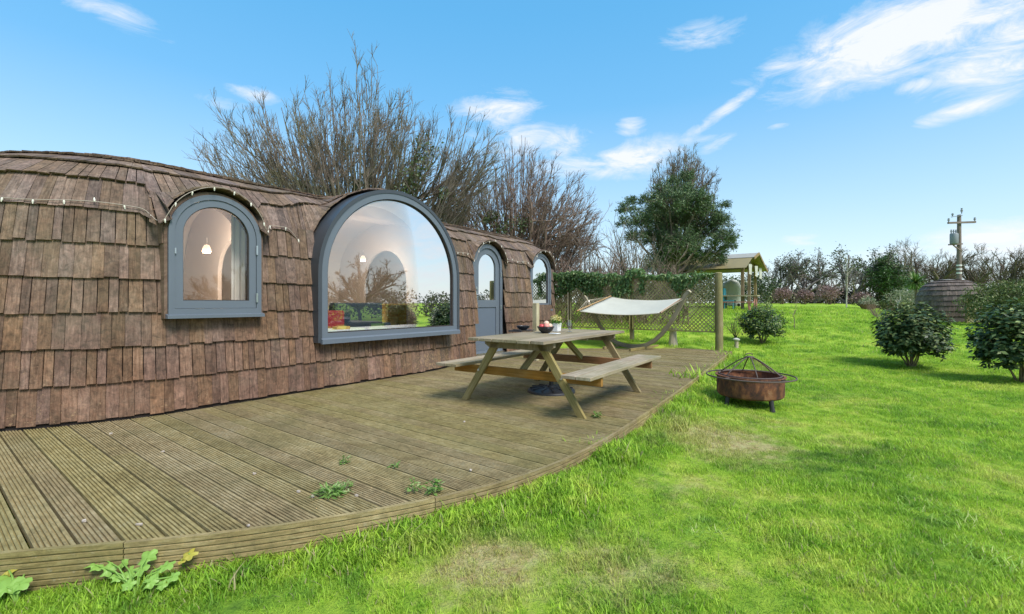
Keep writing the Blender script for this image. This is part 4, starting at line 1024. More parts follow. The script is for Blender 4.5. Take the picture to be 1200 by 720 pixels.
P0 = gpt(878, 472); P0 = Vector((3.18, 6.08, ground_z(3.18, 6.08)))
fpit = root('fire_pit', P0, 'rusty round fire pit with ring handle and domed lid frame on the lawn', 'fire pit')
x0, y0 = P0.x, P0.y; R = .405; zb, zt_ = P0.z + .135, P0.z + .395
mb = MB(); mb.lathe([(.001, zb - P0.z - .012), (R * .93, zb - P0.z - .01), (R * .985, zb - P0.z + .01), (R, zb - P0.z + .04), (R, .375), (R + .018, .385), (R + .018, .400), (R - .012, .400), (R - .012, .37), (R - .03, .27), (R * .55, .20), (.001, .185)], P0, 44); mb.obj('drum', M['rust'], fpit, smooth=.6)
mb = MB()
ci = lambda r, z, n=44: [(x0 + r * cos(2 * pi * k / n), y0 + r * sin(2 * pi * k / n), z) for k in range(n)]
mb.tube(ci(.535, zt_ - .005), .0095, 7, closed=True); mb.obj('ring_handle', M['rust_dark'], fpit, smooth=True)
for k in range(4):
    a = k * pi / 2 + .5; mb = MB(); mb.tube([(x0 + (R + .01) * cos(a), y0 + (R + .01) * sin(a), zt_ - .005), (x0 + .535 * cos(a), y0 + .535 * sin(a), zt_ - .005)], .008, 6); mb.obj('ring_bracket', M['rust_dark'], fpit)
mb = MB(); mb.tube(ci(R - .03, zt_ + .012), .009, 6, closed=True); mb.obj('lid_rim', M['rust_dark'], fpit)
top = (x0 - .0, y0, zt_ + .255)
for k in range(6):
    a = k * pi / 3 + .28; mb = MB(); r1 = R - .03
    pts = [(x0 + r1 * cos(a) * w, y0 + r1 * sin(a) * w, zt_ + .012 + .24 * (1 - w ** 1.35)) for w in (1, .85, .65, .45, .25, .04)]
    mb.tube(pts, .008, 6); mb.obj('lid_rib', M['rust_dark'], fpit, smooth=True)
mb = MB(); mb.tube([(top[0] + .045 * cos(t), top[1] + .02, top[2] + .012 + .022 * sin(t)) for t in np.linspace(0, pi, 7)], .007, 6); mb.lathe([(.001, .01), (.05, .006), (.055, -.006)], (x0, y0, zt_ + .245), 14); mb.obj('lid_handle', M['rust_dark'], fpit)
# mesh on the far half of the lid
def mat_mesh():
    m, nt, N, L, B = NT('spark_mesh'); B.inputs['Base Color'].default_value = (.13, .08, .05, 1); B.inputs['Roughness'].default_value = .8
    return m
mb = MB()
for q in range(30):
    a = -.3 + 1.35 * q / 29
    for w0, w1 in ((1, .66), (.66, .33), (.33, .04)):
        P_ = lambda a_, w: (x0 + (R - .03) * cos(a_) * w, y0 + (R - .03) * sin(a_) * w, zt_ + .012 + .24 * (1 - w ** 1.35) - .004)
        mb.tube([P_(a, w0), P_(a, w1)], .0012, 3, caps=False)
for w in np.linspace(.1, .98, 16): mb.tube([P_(-.3 + 1.35 * k / 10, w) for k in range(11)], .0012, 3, caps=False)
mb.obj('spark_mesh', mat_mesh(), fpit, kind='stuff')
for k in range(3):
    a = [-1.35, 3.45, .9][k]; c = Vector((x0 + .36 * cos(a), y0 + .36 * sin(a), 0)); mb = MB()
    mb.tube([(c.x, c.y, zb + .02), (c.x + .02 * cos(a), c.y + .02 * sin(a), P0.z + .05), (c.x + .03 * cos(a), c.y + .03 * sin(a), P0.z - .01)], [.03, .026, .034], 10); mb.obj('leg', M['iron'], fpit, smooth=.6)
# ------------------------------------------------------------------ vegetation helpers
def tubes_np(P, R, S=3):
    """P (N,K,3), R (N,K)"""
    N_, K, _ = P.shape; tg = np.gradient(P, axis=1); tg /= np.linalg.norm(tg, axis=2, keepdims=True) + 1e-9
    ref = np.array([.31, .52, .79]); a = np.cross(tg, ref); a /= np.linalg.norm(a, axis=2, keepdims=True) + 1e-9; b = np.cross(tg, a)
    an = np.arange(S) * 2 * pi / S
    V = P[:, :, None, :] + (a[:, :, None, :] * np.cos(an)[None, None, :, None] + b[:, :, None, :] * np.sin(an)[None, None, :, None]) * R[:, :, None, None]
    idx = np.arange(N_ * K * S).reshape(N_, K, S); nx = np.roll(idx, -1, axis=2)
    F = np.stack([idx[:, :-1], nx[:, :-1], nx[:, 1:], idx[:, 1:]], -1).reshape(-1, 4)
    return V.reshape(-1, 3), F
def grow(starts, dirs, lens, rads, K, wander, trop, taper=.35, curl=None):
    """vectorised branches: starts (N,3)…  -> P (N,K,3), R (N,K)"""
    N_ = len(starts); P = np.zeros((N_, K, 3)); P[:, 0] = starts; d = dirs / (np.linalg.norm(dirs, axis=1, keepdims=True) + 1e-9); st = (lens / (K - 1))[:, None]
    trop = np.asarray(trop, float)
    for k in range(1, K):
        d = d + rng.normal(0, wander, (N_, 3)) + trop; d /= np.linalg.norm(d, axis=1, keepdims=True); P[:, k] = P[:, k - 1] + d * st
    R = rads[:, None] * np.linspace(1, taper, K)[None, :]; return P, R
def spawn(P, R, n, f0, f1, ang, lf, lens, rf, up=(0, 0, .2), ldecay=.5):
    """children along the parents"""
    N_, K, _ = P.shape; f = rng.uniform(f0, f1, (N_, n)) * (K - 1); i = np.minimum(f.astype(int), K - 2); fr = (f - i)[..., None]
    ii = np.arange(N_)[:, None]; st = P[ii, i] * (1 - fr) + P[ii, i + 1] * fr; tg = P[ii, i + 1] - P[ii, i]; tg /= np.linalg.norm(tg, axis=2, keepdims=True) + 1e-9
    side = rng.normal(size=tg.shape); side -= tg * (side * tg).sum(2, keepdims=True); side /= np.linalg.norm(side, axis=2, keepdims=True)
    a = rng.uniform(ang * .6, ang * 1.3, (N_, n, 1)); d = tg * np.cos(a) + side * np.sin(a) + np.array(up)
    L_ = lens[:, None] * lf * rng.uniform(.65, 1.25, (N_, n)) * (1 - ldecay * (f / (K - 1))); r = (R[ii, i] * rf)
    return st.reshape(-1, 3), d.reshape(-1, 3), L_.reshape(-1), r.reshape(-1)
def bare_tree(name, base, label, mat, limbs, lvl, group=None, cat='tree', extra=None):
    """limbs: (starts, dirs, lens, rads); lvl: list of dicts for each further level"""
    rt = root(name, base, label, cat, group); st, dr, ln, rd = limbs
    P, R = grow(st, dr, ln, rd, 8, lvl[0].get('w', .10), lvl[0]['trop'], .4); V, F = tubes_np(P, R, 6); mesh_np('trunk', V, F, mat, rt, smooth=True)
    VV = []; FF = []; o = 0; last = None
    for L_ in lvl[1:]:
        s, d, l, r = spawn(P, R, L_['n'], L_['f0'], 1.0, L_['ang'], L_['lf'], ln, L_['rf'], L_.get('up', (0, 0, .2)), L_.get('dec', .4)); r = np.maximum(r, L_['rmin']); ln = l
        P, R = grow(s, d, l, r, L_['K'], L_['w'], L_['trop'], .45); V, F = tubes_np(P, R, 3); VV.append(V); FF.append(F + o); o += len(V); last = P
    mesh_np('branches', np.concatenate(VV), np.concatenate(FF), mat, rt)
    return rt, last
M['bark'] = bark_mat('grey_brown_bark', (.105, .082, .066), (.24, .195, .155), green=(.15, .15, .075), gamt=.5, scale=3)
M['bark_red'] = bark_mat('reddish_twigs', (.13, .09, .068), (.26, .19, .15), scale=2)
M['bark_far'] = bark_mat('far_bark', (.13, .11, .10), (.27, .235, .215), scale=2)
V3 = lambda *a: np.array(a, float)

# trees 1 and 2: big many-stemmed bare trees behind the pod
def fan_tree(base, cen, rad, M_, d_lv, label, mat, th0, th1, ivy, sweep=(.02, 0, .05), tw=.9, grp='bare trees behind the pod'):
    b = V3(*base); rt = root('bare_tree', b, label, 'tree', grp)
    th = rng.uniform(th0, th1, M_) ; ph = rng.normal(0, .45, M_); f = rng.uniform(.50, 1.0, M_) ** .6 * (1 + .10 * np.sin(th * 7 + 1) + .05 * np.sin(th * 17))
    dirs = np.stack([np.sin(th) * np.cos(ph), np.sin(ph), np.cos(th) * np.cos(ph)], 1); tgt = V3(*cen) + dirs * V3(*rad) * f[:, None]
    # a few main limbs carry them: stems start part of the way up
    nl = 13; lth = np.linspace(th0 * .8, th1 * .8, nl); lt = V3(*cen) + np.stack([np.sin(lth) * .42, rng.normal(0, .25, nl), np.cos(lth) * .30], 1) * V3(*rad)
    t = np.linspace(0, 1, 9)[None, :, None]; b0 = b + np.stack([np.linspace(-.5, .5, nl), rng.normal(0, .2, nl), np.zeros(nl)], 1); c0 = b0 + (lt - b0) * [.7, .7, .35]
    PL = b0[:, None] * (1 - t) ** 2 + c0[:, None] * 2 * t * (1 - t) + lt[:, None] * t ** 2; PL += rng.normal(0, .05, PL.shape); V, F = tubes_np(PL, np.linspace(.14, .06, 9)[None, :] * rng.uniform(.6, 1.2, (nl, 1)), 7); mesh_np('trunk', V, F, mat, rt, smooth=True)
    li = np.clip(np.round((th - th0) / (th1 - th0) * (nl - 1) + rng.normal(0, .8, M_)).astype(int), 0, nl - 1); lf = rng.integers(2, 9, M_); st = PL[li, lf]
    K = 9; t = np.linspace(0, 1, K)[None, :, None]; mid = st + (tgt - st) * [.62, .6, .34] + rng.normal(0, .15, st.shape); P = st[:, None] * (1 - t) ** 2 + mid[:, None] * 2 * t * (1 - t) + tgt[:, None] * t ** 2
    wob = np.cumsum(rng.normal(0, .035, P.shape), axis=1); P = P + wob * (t > 0); R = np.linspace(.034, .009, K)[None, :] * rng.uniform(.7, 1.15, (M_, 1)); VV, FF = tubes_np(P, R, 4); VV, FF, o = [VV], [FF], len(VV); ln = np.full(M_, tw)
    for n, f0, ang, l_, K2, w, rmin in d_lv:
        s, d, l, r = spawn(P, R, n, f0, 1.0, ang, 1.0, np.full(len(P), l_), .62, (0, 0, .10), .45); r = np.maximum(r, rmin); P, R = grow(s, d, l, r, K2, w, sweep, .5); V, F = tubes_np(P, R, 3); VV.append(V); FF.append(F + o); o += len(V)
    mesh_np('branches', np.concatenate(VV), np.concatenate(FF), mat, rt)
    c = []
    for px, y0_, y1_, dd, w, n, lean in ivy:
        for q in range(n):
            tt = random.random(); py = y0_ + (y1_ - y0_) * tt; x = (px + (tt - .5) * lean - 600) / FP * dd; z = EYE + (HOR - py) / FP * dd; c.append((x + random.gauss(0, w * (.4 + .6 * tt)), dd + random.gauss(0, w), z + random.gauss(0, .12)))
    if not c: return
    c = np.array(c); V, F = leaf_quads(c, rng.normal(size=c.shape) + [0, -.6, .5], rng.normal(size=c.shape), .12, .08); mesh_np('ivy_leaves', V, F, M['tree_ivy'], rt, kind='stuff')
M['tree_ivy'] = leaf_mat('tree_ivy_leaf', (.05, .075, .025), (.09, .12, .045), trans=.1)
fan_tree((-5.2, 16.2, -.2), (-5.6, 16.2, 3.6), (5.9, 3.4, 5.7), 430, ((7, .25, .46, .9, 6, .10, .0095), (5, .15, .5, .5, 5, .13, .0068)), 'large bare many-stemmed tree with upswept twigs right behind the pod', M['bark'], -1.28, 1.22,
         ((487, 238, 168, 15.2, .30, 420, 30), (425, 240, 205, 15.9, .22, 130, 4), (520, 230, 226, 15.4, .2, 60, 4)), (.02, 0, .03))
fan_tree((.15, 19.5, .2), (.1, 19.5, 3.2), (4.1, 3.0, 4.7), 300, ((7, .25, .5, .8, 6, .1, .010), (5, .15, .5, .48, 5, .14, .0072)), 'rounded bare tree with reddish twigs behind the far end of the pod', M['bark_red'], -1.45, 1.5,
         ((590, 275, 262, 18.6, .28, 150, 10), (575, 262, 250, 18.6, .2, 130, 10), (535, 268, 256, 18.6, .3, 150, 10), (612, 268, 258, 18.6, .2, 110, 5)), (.05, 0, .01))
# thickets behind the trellis
def thicket(base, w, h, n, label, mat, lean=.0, name='bare_shrub', grp='bare shrubs behind the trellis', tw=6):
    b = V3(*base); st = b + np.stack([rng.uniform(-w, w, n), rng.uniform(-w * .5, w * .5, n), np.zeros(n)], 1)
    az = rng.uniform(0, 2 * pi, n); el = rng.uniform(.8, 1.5, n); d = np.stack([np.cos(az) * np.cos(el) + lean, np.sin(az) * np.cos(el), np.sin(el)], 1)
    lv = [dict(trop=(.0, 0, .0)), dict(n=6, f0=.15, ang=.6, lf=.5, rf=.6, K=5, w=.2, trop=(0, 0, .04), rmin=.010), dict(n=tw, f0=.1, ang=.7, lf=.55, rf=.6, K=4, w=.25, trop=(0, 0, .02), rmin=.0065)]
    return bare_tree(name, b, label, mat, (st, d, rng.uniform(h * .6, h, n), rng.uniform(.02, .045, n)), lv, grp, 'shrub')
thicket((2.2, 17.5, .2), 1.3, 3.2, 46, 'tangled reddish-brown bare shrub just beyond the end of the pod', M['bark_red'], .05)
thicket((4.4, 18.6, .3), 1.2, 3.7, 46, 'paler bare shrub between the pod and the evergreen tree', M['bark'], .0)
thicket((5.2, 17.2, .3), 1.3, 2.4, 34, 'low brown bare shrub directly behind the ivy on the trellis', M['bark_red'], .0)

# evergreen tree beyond the trellis, with a bare crown rising behind it
M['pine_leaf'] = leaf_mat('evergreen_needles', (.04, .085, .035), (.10, .165, .065), (.20, .26, .12), rough=.6, trans=.1)
def evergreen(base, blobs, label, mat, leafmat, nleaf, size, trunk_h, name='evergreen_tree', grp=None, trunk_r=.22):
    rt = root(name, base, label, 'tree', grp); b = V3(*base)
    C_ = np.array([k[:3] for k in blobs], float); rr = np.array([k[3] for k in blobs])
    # limbs: from the trunk to every blob
    K = 7; t = np.linspace(0, 1, K)[None, :, None]; s0_ = b + np.array([0, 0, 1.0]) * (np.clip((C_[:, 2:3] - b[2]) * .45, .2, trunk_h)); e = C_
    P = s0_[:, None, :] * (1 - t) + e[:, None, :] * t; P[:, :, 2] += (np.sin(t[..., 0] * pi) * -.25 * rr[:, None]); P += rng.normal(0, .05, P.shape) * np.array([1, 1, 1]) * (t > 0) 
    R = np.linspace(1, .25, K)[None, :] * (.05 + .035 * rr)[:, None]; V, F = tubes_np(P, R, 5)
    tp = np.array([[b + [0, 0, -.1], b + [.03, 0, trunk_h * .4], b + [-.03, 0, trunk_h * .75], b + [.05, 0, trunk_h]]]); V2, F2 = tubes_np(tp, np.array([[trunk_r, trunk_r * .8, trunk_r * .6, trunk_r * .3]]), 9)
    mesh_np('trunk', np.concatenate([V2, V]), np.concatenate([F2, F + len(V2)]), mat, rt, smooth=True)
    # sprays: twigs in each blob carrying leaves
    tot = (rr ** 2).sum(); Vs = []; Fs = []; o = 0; tws = []; 
    for c, r in zip(C_, rr):
        nt_ = max(6, int(nleaf / 26 * r * r / tot)); dd = rand_dirs(nt_, -.55); dd[:, 2] *= .75; L_ = rng.uniform(.55, 1.12, nt_) * r
        Pt, Rt = grow(np.tile(c, (len(dd), 1)) + dd * r * .15, dd, L_, np.full(len(dd), .012), 6, .12, (0, 0, .03)); tws.append((Pt, Rt))
        k = 26; f = rng.uniform(.35, 1.0, (len(dd), k)) * 5; i = np.minimum(f.astype(int), 4); fr = (f - i)[..., None]; ii = np.arange(len(dd))[:, None]
        pos = (Pt[ii, i] * (1 - fr) + Pt[ii, i + 1] * fr).reshape(-1, 3) + rng.normal(0, size * .55, (len(dd) * k, 3)); tg = (Pt[ii, i + 1] - Pt[ii, i]).reshape(-1, 3); tg /= np.linalg.norm(tg, axis=1, keepdims=True)
        V, F = leaf_quads(pos, rng.normal(size=pos.shape) + [0, 0, .8], tg + rng.normal(0, .7, pos.shape), rng.uniform(.7, 1.5, len(pos)) * size, rng.uniform(.25, .5, len(pos)) * size); Vs.append(V); Fs.append(F + o); o += len(V)
    mesh_np('crown', np.concatenate(Vs), np.concatenate(Fs), leafmat, rt, kind='stuff')
    V, F = tubes_np(np.concatenate([a for a, _ in tws]), np.concatenate([b_ for _, b_ in tws]), 3); mesh_np('twigs', V, F, mat, rt, kind='stuff')
    return rt
def at_px(px, py, d): return ((px - 600) / FP * d, d, EYE + (HOR - py) / FP * d)
blobs = []
for px, py, r in ((800, 225, .8), (785, 240, 1.0), (812, 245, 1.0), (765, 255, .95), (832, 255, .8), (750, 262, .7), (735, 246, .55), (795, 262, 1.2), (828, 275, 1.0), (770, 280, 1.0), (800, 290, 1.1), (845, 262, .6), (850, 280, .7), (742, 238, .4), (760, 236, .5), (775, 222, .4), (822, 232, .5),
                  (745, 280, .6), (780, 300, .8), (815, 303, .8), (838, 296, .7), (855, 290, .4), (730, 262, .4), (848, 242, .35), (805, 208, .5), (790, 214, .4), (765, 310, .6), (840, 306, .5)):
    d = 23.5 + random.uniform(-1.6, 1.4); blobs.append((*at_px(px, py, d), r * 1.0))
bx = (8.4, 24.0, ground_z(8.4, 24.0))
evergreen(bx, blobs, 'dense dark evergreen tree standing behind the trellis and shelter', M['bark'], M['pine_leaf'], 58000, .10, 4.6, trunk_r=.28)
fan_tree((9.0, 26.5, .6), (9.9, 26.5, 7.0), (2.2, 1.8, 3.3), 150, ((7, .3, .6, .62, 5, .13, .014), (5, .2, .6, .36, 4, .16, .009)), 'bare domed tree top rising above and behind the dark evergreen', M['bark'], -1.5, 1.5, (), (0, 0, .02), grp=None)

# ------------------------------------------------------------------ camellia bushes on the lawn
M['camellia'] = leaf_mat('glossy_shrub_leaf', (.018, .046, .012), (.060, .110, .026), (.26, .31, .10), rough=.5, trans=.12, spec=.4)
M['shoot'] = leaf_mat('young_shoot_leaf', (.16, .22, .06), (.36, .40, .16), trans=.25)
M['bark_twig'] = bark_mat('shrub_stem_bark', (.13, .10, .06), (.26, .21, .13), scale=8)
def bush(base, w, h, label, nleaf, size=.075, lift=.18, seed=0, sprouts=()):
    rt = root('camellia_bush', base, label, 'shrub', 'glossy evergreen bushes on the lawn'); b = V3(*base)
    n = 9; az = np.linspace(0, 2 * pi, n, endpoint=False) + rng.normal(0, .3, n); el = rng.uniform(1.05, 1.5, n); d = np.stack([np.cos(az) * np.cos(el), np.sin(az) * np.cos(el), np.sin(el)], 1)
    st = np.tile(b, (n, 1)) + d * [.12, .12, 0]; P, R = grow(st, d, np.full(n, h * .8), np.full(n, .018), 6, .12, (0, 0, .02)); V, F = tubes_np(P, R, 5); mesh_np('stems', V, F, M['bark_twig'], rt, smooth=True)
    # lumpy crown of many leafy shoots
    ns_ = nleaf // 7; dd = rand_dirs(ns_, -.75); rad = np.array([w / 2 * (1 + .42 * noise.noise(Vector((q[0] * 1.9 + seed, q[1] * 1.9, q[2] * 1.9)))) for q in dd])
    rr = rng.uniform(.45, 1.05, ns_) ** .6; c = b + np.array([0, 0, lift + (h - lift) / 2]) + dd * np.stack([rad, rad, rad * (h - lift) / w], 1) * rr[:, None]
    k = 7; tgt = dd + np.array([0, 0, .55]); pos = np.repeat(c, k, 0) + np.repeat(tgt, k, 0) * (np.tile(np.arange(k), ns_)[:, None] * size * .32); a = np.tile(np.arange(k) * 2.4, ns_) + np.repeat(rng.uniform(0, 6, ns_), k)
    out = np.stack([np.cos(a), np.sin(a), np.full(len(a), .05)], 1) + rng.normal(0, .25, (len(a), 3)) + np.repeat(dd, k, 0) * .5
    nr = np.tile(np.array([0, 0, 1.0]), (len(a), 1)) + rng.normal(0, .35, (len(a), 3)) + np.repeat(dd, k, 0) * .7
    V, F = leaf_quads(pos, nr, out, rng.uniform(.8, 1.25, len(a)) * size, rng.uniform(.42, .6, len(a)) * size, .15)
    SV = []
    for sx, sy, sz in sprouts:
        m_ = 46; t = rng.uniform(0, 1, (m_, 1)); pos = b + np.array([0, 0, h * .75]) + t * np.array([sx, sy, sz]) + rng.normal(0, .05, (m_, 3)); V2, F2 = leaf_quads(pos, rng.normal(size=(m_, 3)) + [0, 0, 1], rng.normal(size=(m_, 3)), size, size * .5); SV.append(V2)
    mesh_np('leaves', V, F, M['camellia'], rt, kind='stuff')
    if SV: mesh_np('new_shoots', np.concatenate(SV), np.arange(sum(len(q) for q in SV)).reshape(-1, 4), M['shoot'], rt)
    return rt
g = gpt(893, 403); bush(g, .94, .98, 'round dark green bush on the lawn beside the right end of the trellis', 5200, .07, .12, 1, ((.25, 0, .62), (.33, .1, .5), (.18, 0, .42)))
g = gpt(1068, 431); bush(g, .92, 1.08, 'round glossy bush standing on the lawn in front of the distant shingled pod', 6000, .095, .15, 5, ((-.15, 0, .5), (.32, 0, .42), (.1, 0, .35)))
g = gpt(1196, 449); bush(g, .92, 1.12, 'glossy bush with lighter leaf tips at the right edge of the lawn', 6000, .095, .22, 9, ((.1, 0, .42), (-.15, 0, .35)))

# ------------------------------------------------------------------ grass
def grass():
    src = bpy.data.collections.new('grass_sources')
    for k in range(5):
        V = []; F = []
        for b in range(40):
            r = .085 * sqrt(random.random()); a = random.random() * 6.28; x, y = r * cos(a), r * sin(a); h = random.uniform(.018, .050) * (1.25 if random.random() < .15 else 1); w = random.uniform(.0016, .0030); yaw = random.random() * 6.28; ln = random.uniform(.15, 1.0) * h
            dx, dy = cos(yaw), sin(yaw); sx, sy = -dy * w, dx * w; o = len(V)
            for f, ww in ((0, 1), (.45, .9), (.8, .6), (1, .08)):
                cx, cy, cz = x + dx * ln * f * f, y + dy * ln * f * f, h * (f - .12 * f * f)
                V += [(cx - sx * ww, cy - sy * ww, cz), (cx + sx * ww, cy + sy * ww, cz)]
            for s in range(3): F.append((o + s * 2, o + s * 2 + 1, o + s * 2 + 3, o + s * 2 + 2))
        o = mesh_np('grass_clump', np.array(V), np.array(F), M['grass']); C.objects.unlink(o); src.objects.link(o)
    pts = []; sc = []; rot = []
    def edge_d(u, v): return v - edge_v(u) if u < DECK_END else 9
    bands = [(1.2, 4.2, 340, .95), (4.2, 7, 190, 1.1), (7, 11, 90, 1.4), (11, 17, 26, 2.1), (17, 28, 9, 3.0)]
    for d0, d1, den, s0_ in bands:
        xa, xb = -1.35 * d0 - 1, 1.28 * d1 + .6
        n = int((xb + 1.3 * d1) * (d1 - d0) * den); X = rng.uniform(-1.3 * d1, xb, n); Y = rng.uniform(d0, d1, n)
        for x, y in zip(X, Y):
            if abs(x / y) > 1.22: continue
            u, v = UV(x, y)
            if u < DECK_END + .08 and v < edge_v(u) + .045: continue
            if y < 13 and v < -9.5: continue
            e = edge_d(u, v); nz = noise.noise(Vector((x * 1.3, y * 1.3, 5))); n2 = noise.noise(Vector((x * 4, y * 4, 1)))
            s = s0_ * (.85 + .45 * nz + .35 * n2)
            # worn patches stay short
            for wx, wy, rx, ry, w in ((2.05, 4.5, .75, .8, 1.0), (-.1, 2.35, .5, .35, .9), (.5, 2.35, .6, .35, .7), (2.9, 5.2, .6, .7, .5), (1.3, 3.3, .7, .5, .45)):
                q = ((x - wx) / rx) ** 2 + ((y - wy) / ry) ** 2
                if q < 1.5: s *= 1 - .3 * w * math.exp(-q)
            if e < .5 and u < 12: s *= 1 + (1.5 if u < 3.4 or u > 9 else 2.1) * (1 - e / .5) * (.8 + .9 * max(-.5, n2)) * (.55 if u < .9 else 1)
            if e < .3 and u < 12 and d0 < 7: 
                for q_ in range(2): pts.append((x + random.uniform(-.05, .05), y + random.uniform(-.05, .05), ground_z(x, y) - .004)); sc.append(max(.3, s) * random.uniform(.7, 1.1)); rot.append(random.random() * 6.28)
            pts.append((x, y, ground_z(x, y) - .004)); sc.append(max(.3, s)); rot.append(random.random() * 6.28)
    me = bpy.data.meshes.new('lawn_grass'); me.from_pydata(pts, [], [])
    a = me.attributes.new('gscale', 'FLOAT', 'POINT'); a.data.foreach_set('value', sc); a = me.attributes.new('grot', 'FLOAT', 'POINT'); a.data.foreach_set('value', rot)
    o = bpy.data.objects.new('lawn_grass', me); C.objects.link(o); o['kind'] = 'stuff'; o['label'] = 'bright green mown lawn grass'; me.materials.append(M['grass'])
    ng = bpy.data.node_groups.new('grass_on_points', 'GeometryNodeTree'); ng.interface.new_socket('Geometry', in_out='INPUT', socket_type='NodeSocketGeometry'); ng.interface.new_socket('Geometry', in_out='OUTPUT', socket_type='NodeSocketGeometry')
    N, L = ng.nodes, ng.links; gi = N.new('NodeGroupInput'); go = N.new('NodeGroupOutput'); ci_ = N.new('GeometryNodeCollectionInfo'); ci_.inputs['Collection'].default_value = src; ci_.inputs['Separate Children'].default_value = True; ci_.inputs['Reset Children'].default_value = True
    ip = N.new('GeometryNodeInstanceOnPoints'); ip.inputs['Pick Instance'].default_value = True
    rv = N.new('FunctionNodeRandomValue'); rv.data_type = 'INT'; rv.inputs[4].default_value = 0; rv.inputs[5].default_value = 4
    na = N.new('GeometryNodeInputNamedAttribute'); na.data_type = 'FLOAT'; na.inputs[0].default_value = 'gscale'; nb = N.new('GeometryNodeInputNamedAttribute'); nb.data_type = 'FLOAT'; nb.inputs[0].default_value = 'grot'
    cx = N.new('ShaderNodeCombineXYZ'); mp_ = N.new('GeometryNodeMeshToPoints')
    L.new(gi.outputs[0], mp_.inputs[0]); L.new(mp_.outputs[0], ip.inputs['Points']); L.new(ci_.outputs[0], ip.inputs['Instance']); L.new(rv.outputs[2], ip.inputs['Instance Index']); L.new(na.outputs[0], ip.inputs['Scale']); L.new(nb.outputs[0], cx.inputs[2]); L.new(cx.outputs[0], ip.inputs['Rotation']); L.new(ip.outputs[0], go.inputs[0])
    md = o.modifiers.new('grass', 'NODES'); md.node_group = ng
    print('grass clumps', len(pts))
grass()
# ------------------------------------------------------------------ garden shelter (open gabled gazebo)
M['felt'] = plain('grey_roof_felt', (.30, .30, .27), .9, var=.25, bump=.3, scale=5)
M['yellow_sheet'] = plain('yellowed_roof_sheet', (.23, .19, .085), .6, var=.25, scale=3)
M['gazebo_wood'] = wood_mat('orange_shelter_timber', (.15, .105, .06), (.25, .18, .10), (.34, .26, .16))
GA = Vector((13.56, 26.0)); gu = Vector((.605, .796)); gr_ = Vector((-.796, .605))
def GZ(a, b, z): q = GA + gu * a + gr_ * b; return Vector((q.x, q.y, z))     # a across the gable, b along the ridge
gz0 = ground_z(13.5, 26)
gzb = root('garden_shelter', GZ(0, 2.5, gz0), 'open timber garden shelter with pitched roof beyond the trellis', 'shelter')
def slope(name, mat, a0, z0, a1, z1, b0, b1, th):
    mb = MB(); up = Vector((0, 0, th)); mb.quadbox([GZ(a0, b0, z0), GZ(a1, b0, z1), GZ(a1, b0, z1) + up, GZ(a0, b0, z0) + up], [GZ(a0, b1, z0), GZ(a1, b1, z1), GZ(a1, b1, z1) + up, GZ(a0, b1, z0) + up]); return mb.obj(name, mat, gzb)
RZ = 4.0
slope('roof_felt', M['felt'], 0, RZ, -1.5, RZ - .36, -.5, 5.4, .03)
slope('roof_sheet', M['yellow_sheet'], -1.45, RZ - .37, -3.2, RZ - 1.02, -.4, 5.3, .02)
slope('roof_felt', M['felt'], 0, RZ, 3.0, RZ - .84, -.5, 5.4, .03)
slope('soffit', M['yellow_sheet'], -.02, RZ - .05, 2.95, RZ - .87, -.45, 5.3, .02)
slope('soffit', M['yellow_sheet'], -.02, RZ - .05, -1.5, RZ - .42, -.45, 5.3, .02)
for a1, z1 in ((-1.5, RZ - .40), (3.0, RZ - .87)):
    mb = MB(); mb.beam(GZ(0, -.5, RZ - .02), GZ(a1, -.5, z1), .05, .14); mb.obj('bargeboard', M['gazebo_wood'], gzb)
for a in (-1.9, 0, 1.9):
    for b in (0, 4.9):
        zt2 = RZ - .12 - abs(a) * .26; q = GZ(a, b, 0); mb = MB(); mb.beam((q.x, q.y, ground_z(q.x, q.y) - .05), (q.x, q.y, zt2), .15 if b == 0 else .12, .15 if b == 0 else .12, side=(gu.x, gu.y, 0)); mb.obj('post', M['gazebo_wood'], gzb)
mb = MB(); mb.beam(GZ(-1.9, 0, 3.35), GZ(1.9, 0, 3.35), .08, .16); mb.obj('tie_beam', M['gazebo_wood'], gzb)
for a in (-1.9, 1.9): mb = MB(); mb.beam(GZ(a, 0, 3.35), GZ(a, 4.9, 3.35), .08, .16); mb.obj('side_beam', M['gazebo_wood'], gzb)
for s in (-1, 1): mb = MB(); mb.beam(GZ(s * 1.85, 0, 2.75), GZ(s * 1.25, 0, 3.35), .06, .08); mb.obj('knee_brace', M['gazebo_wood'], gzb)
# white bunting cloths under the gable
for k, (a, w, h) in enumerate(((-1.35, 1.1, .6), (.5, 1.1, .65), (1.9, 1.2, .7))):
    G = []
    for i in range(5):
        t = i / 4; G.append([GZ(a + (s - .5) * w * (1 - t * .35), -.30 + .05 * sin(s * 9), 3.28 + .05 * (1 - abs(s - .5)) - h * t * (1 - .5 * abs(s - .5)) - abs(a) * .02) for s in np.linspace(0, 1, 8)])
    mb = MB(); mb.grid(G); o = mb.obj('cloth_drape', M['canvas'], smooth=True); q = GZ(a, -.3, 2.8); recentre(o, q)
    tag(o, ['white cloth drape nearest the evergreen under the shelter gable', 'white cloth drape beneath the middle of the shelter gable', 'white cloth drape at the right corner of the shelter gable'][k], 'cloth')
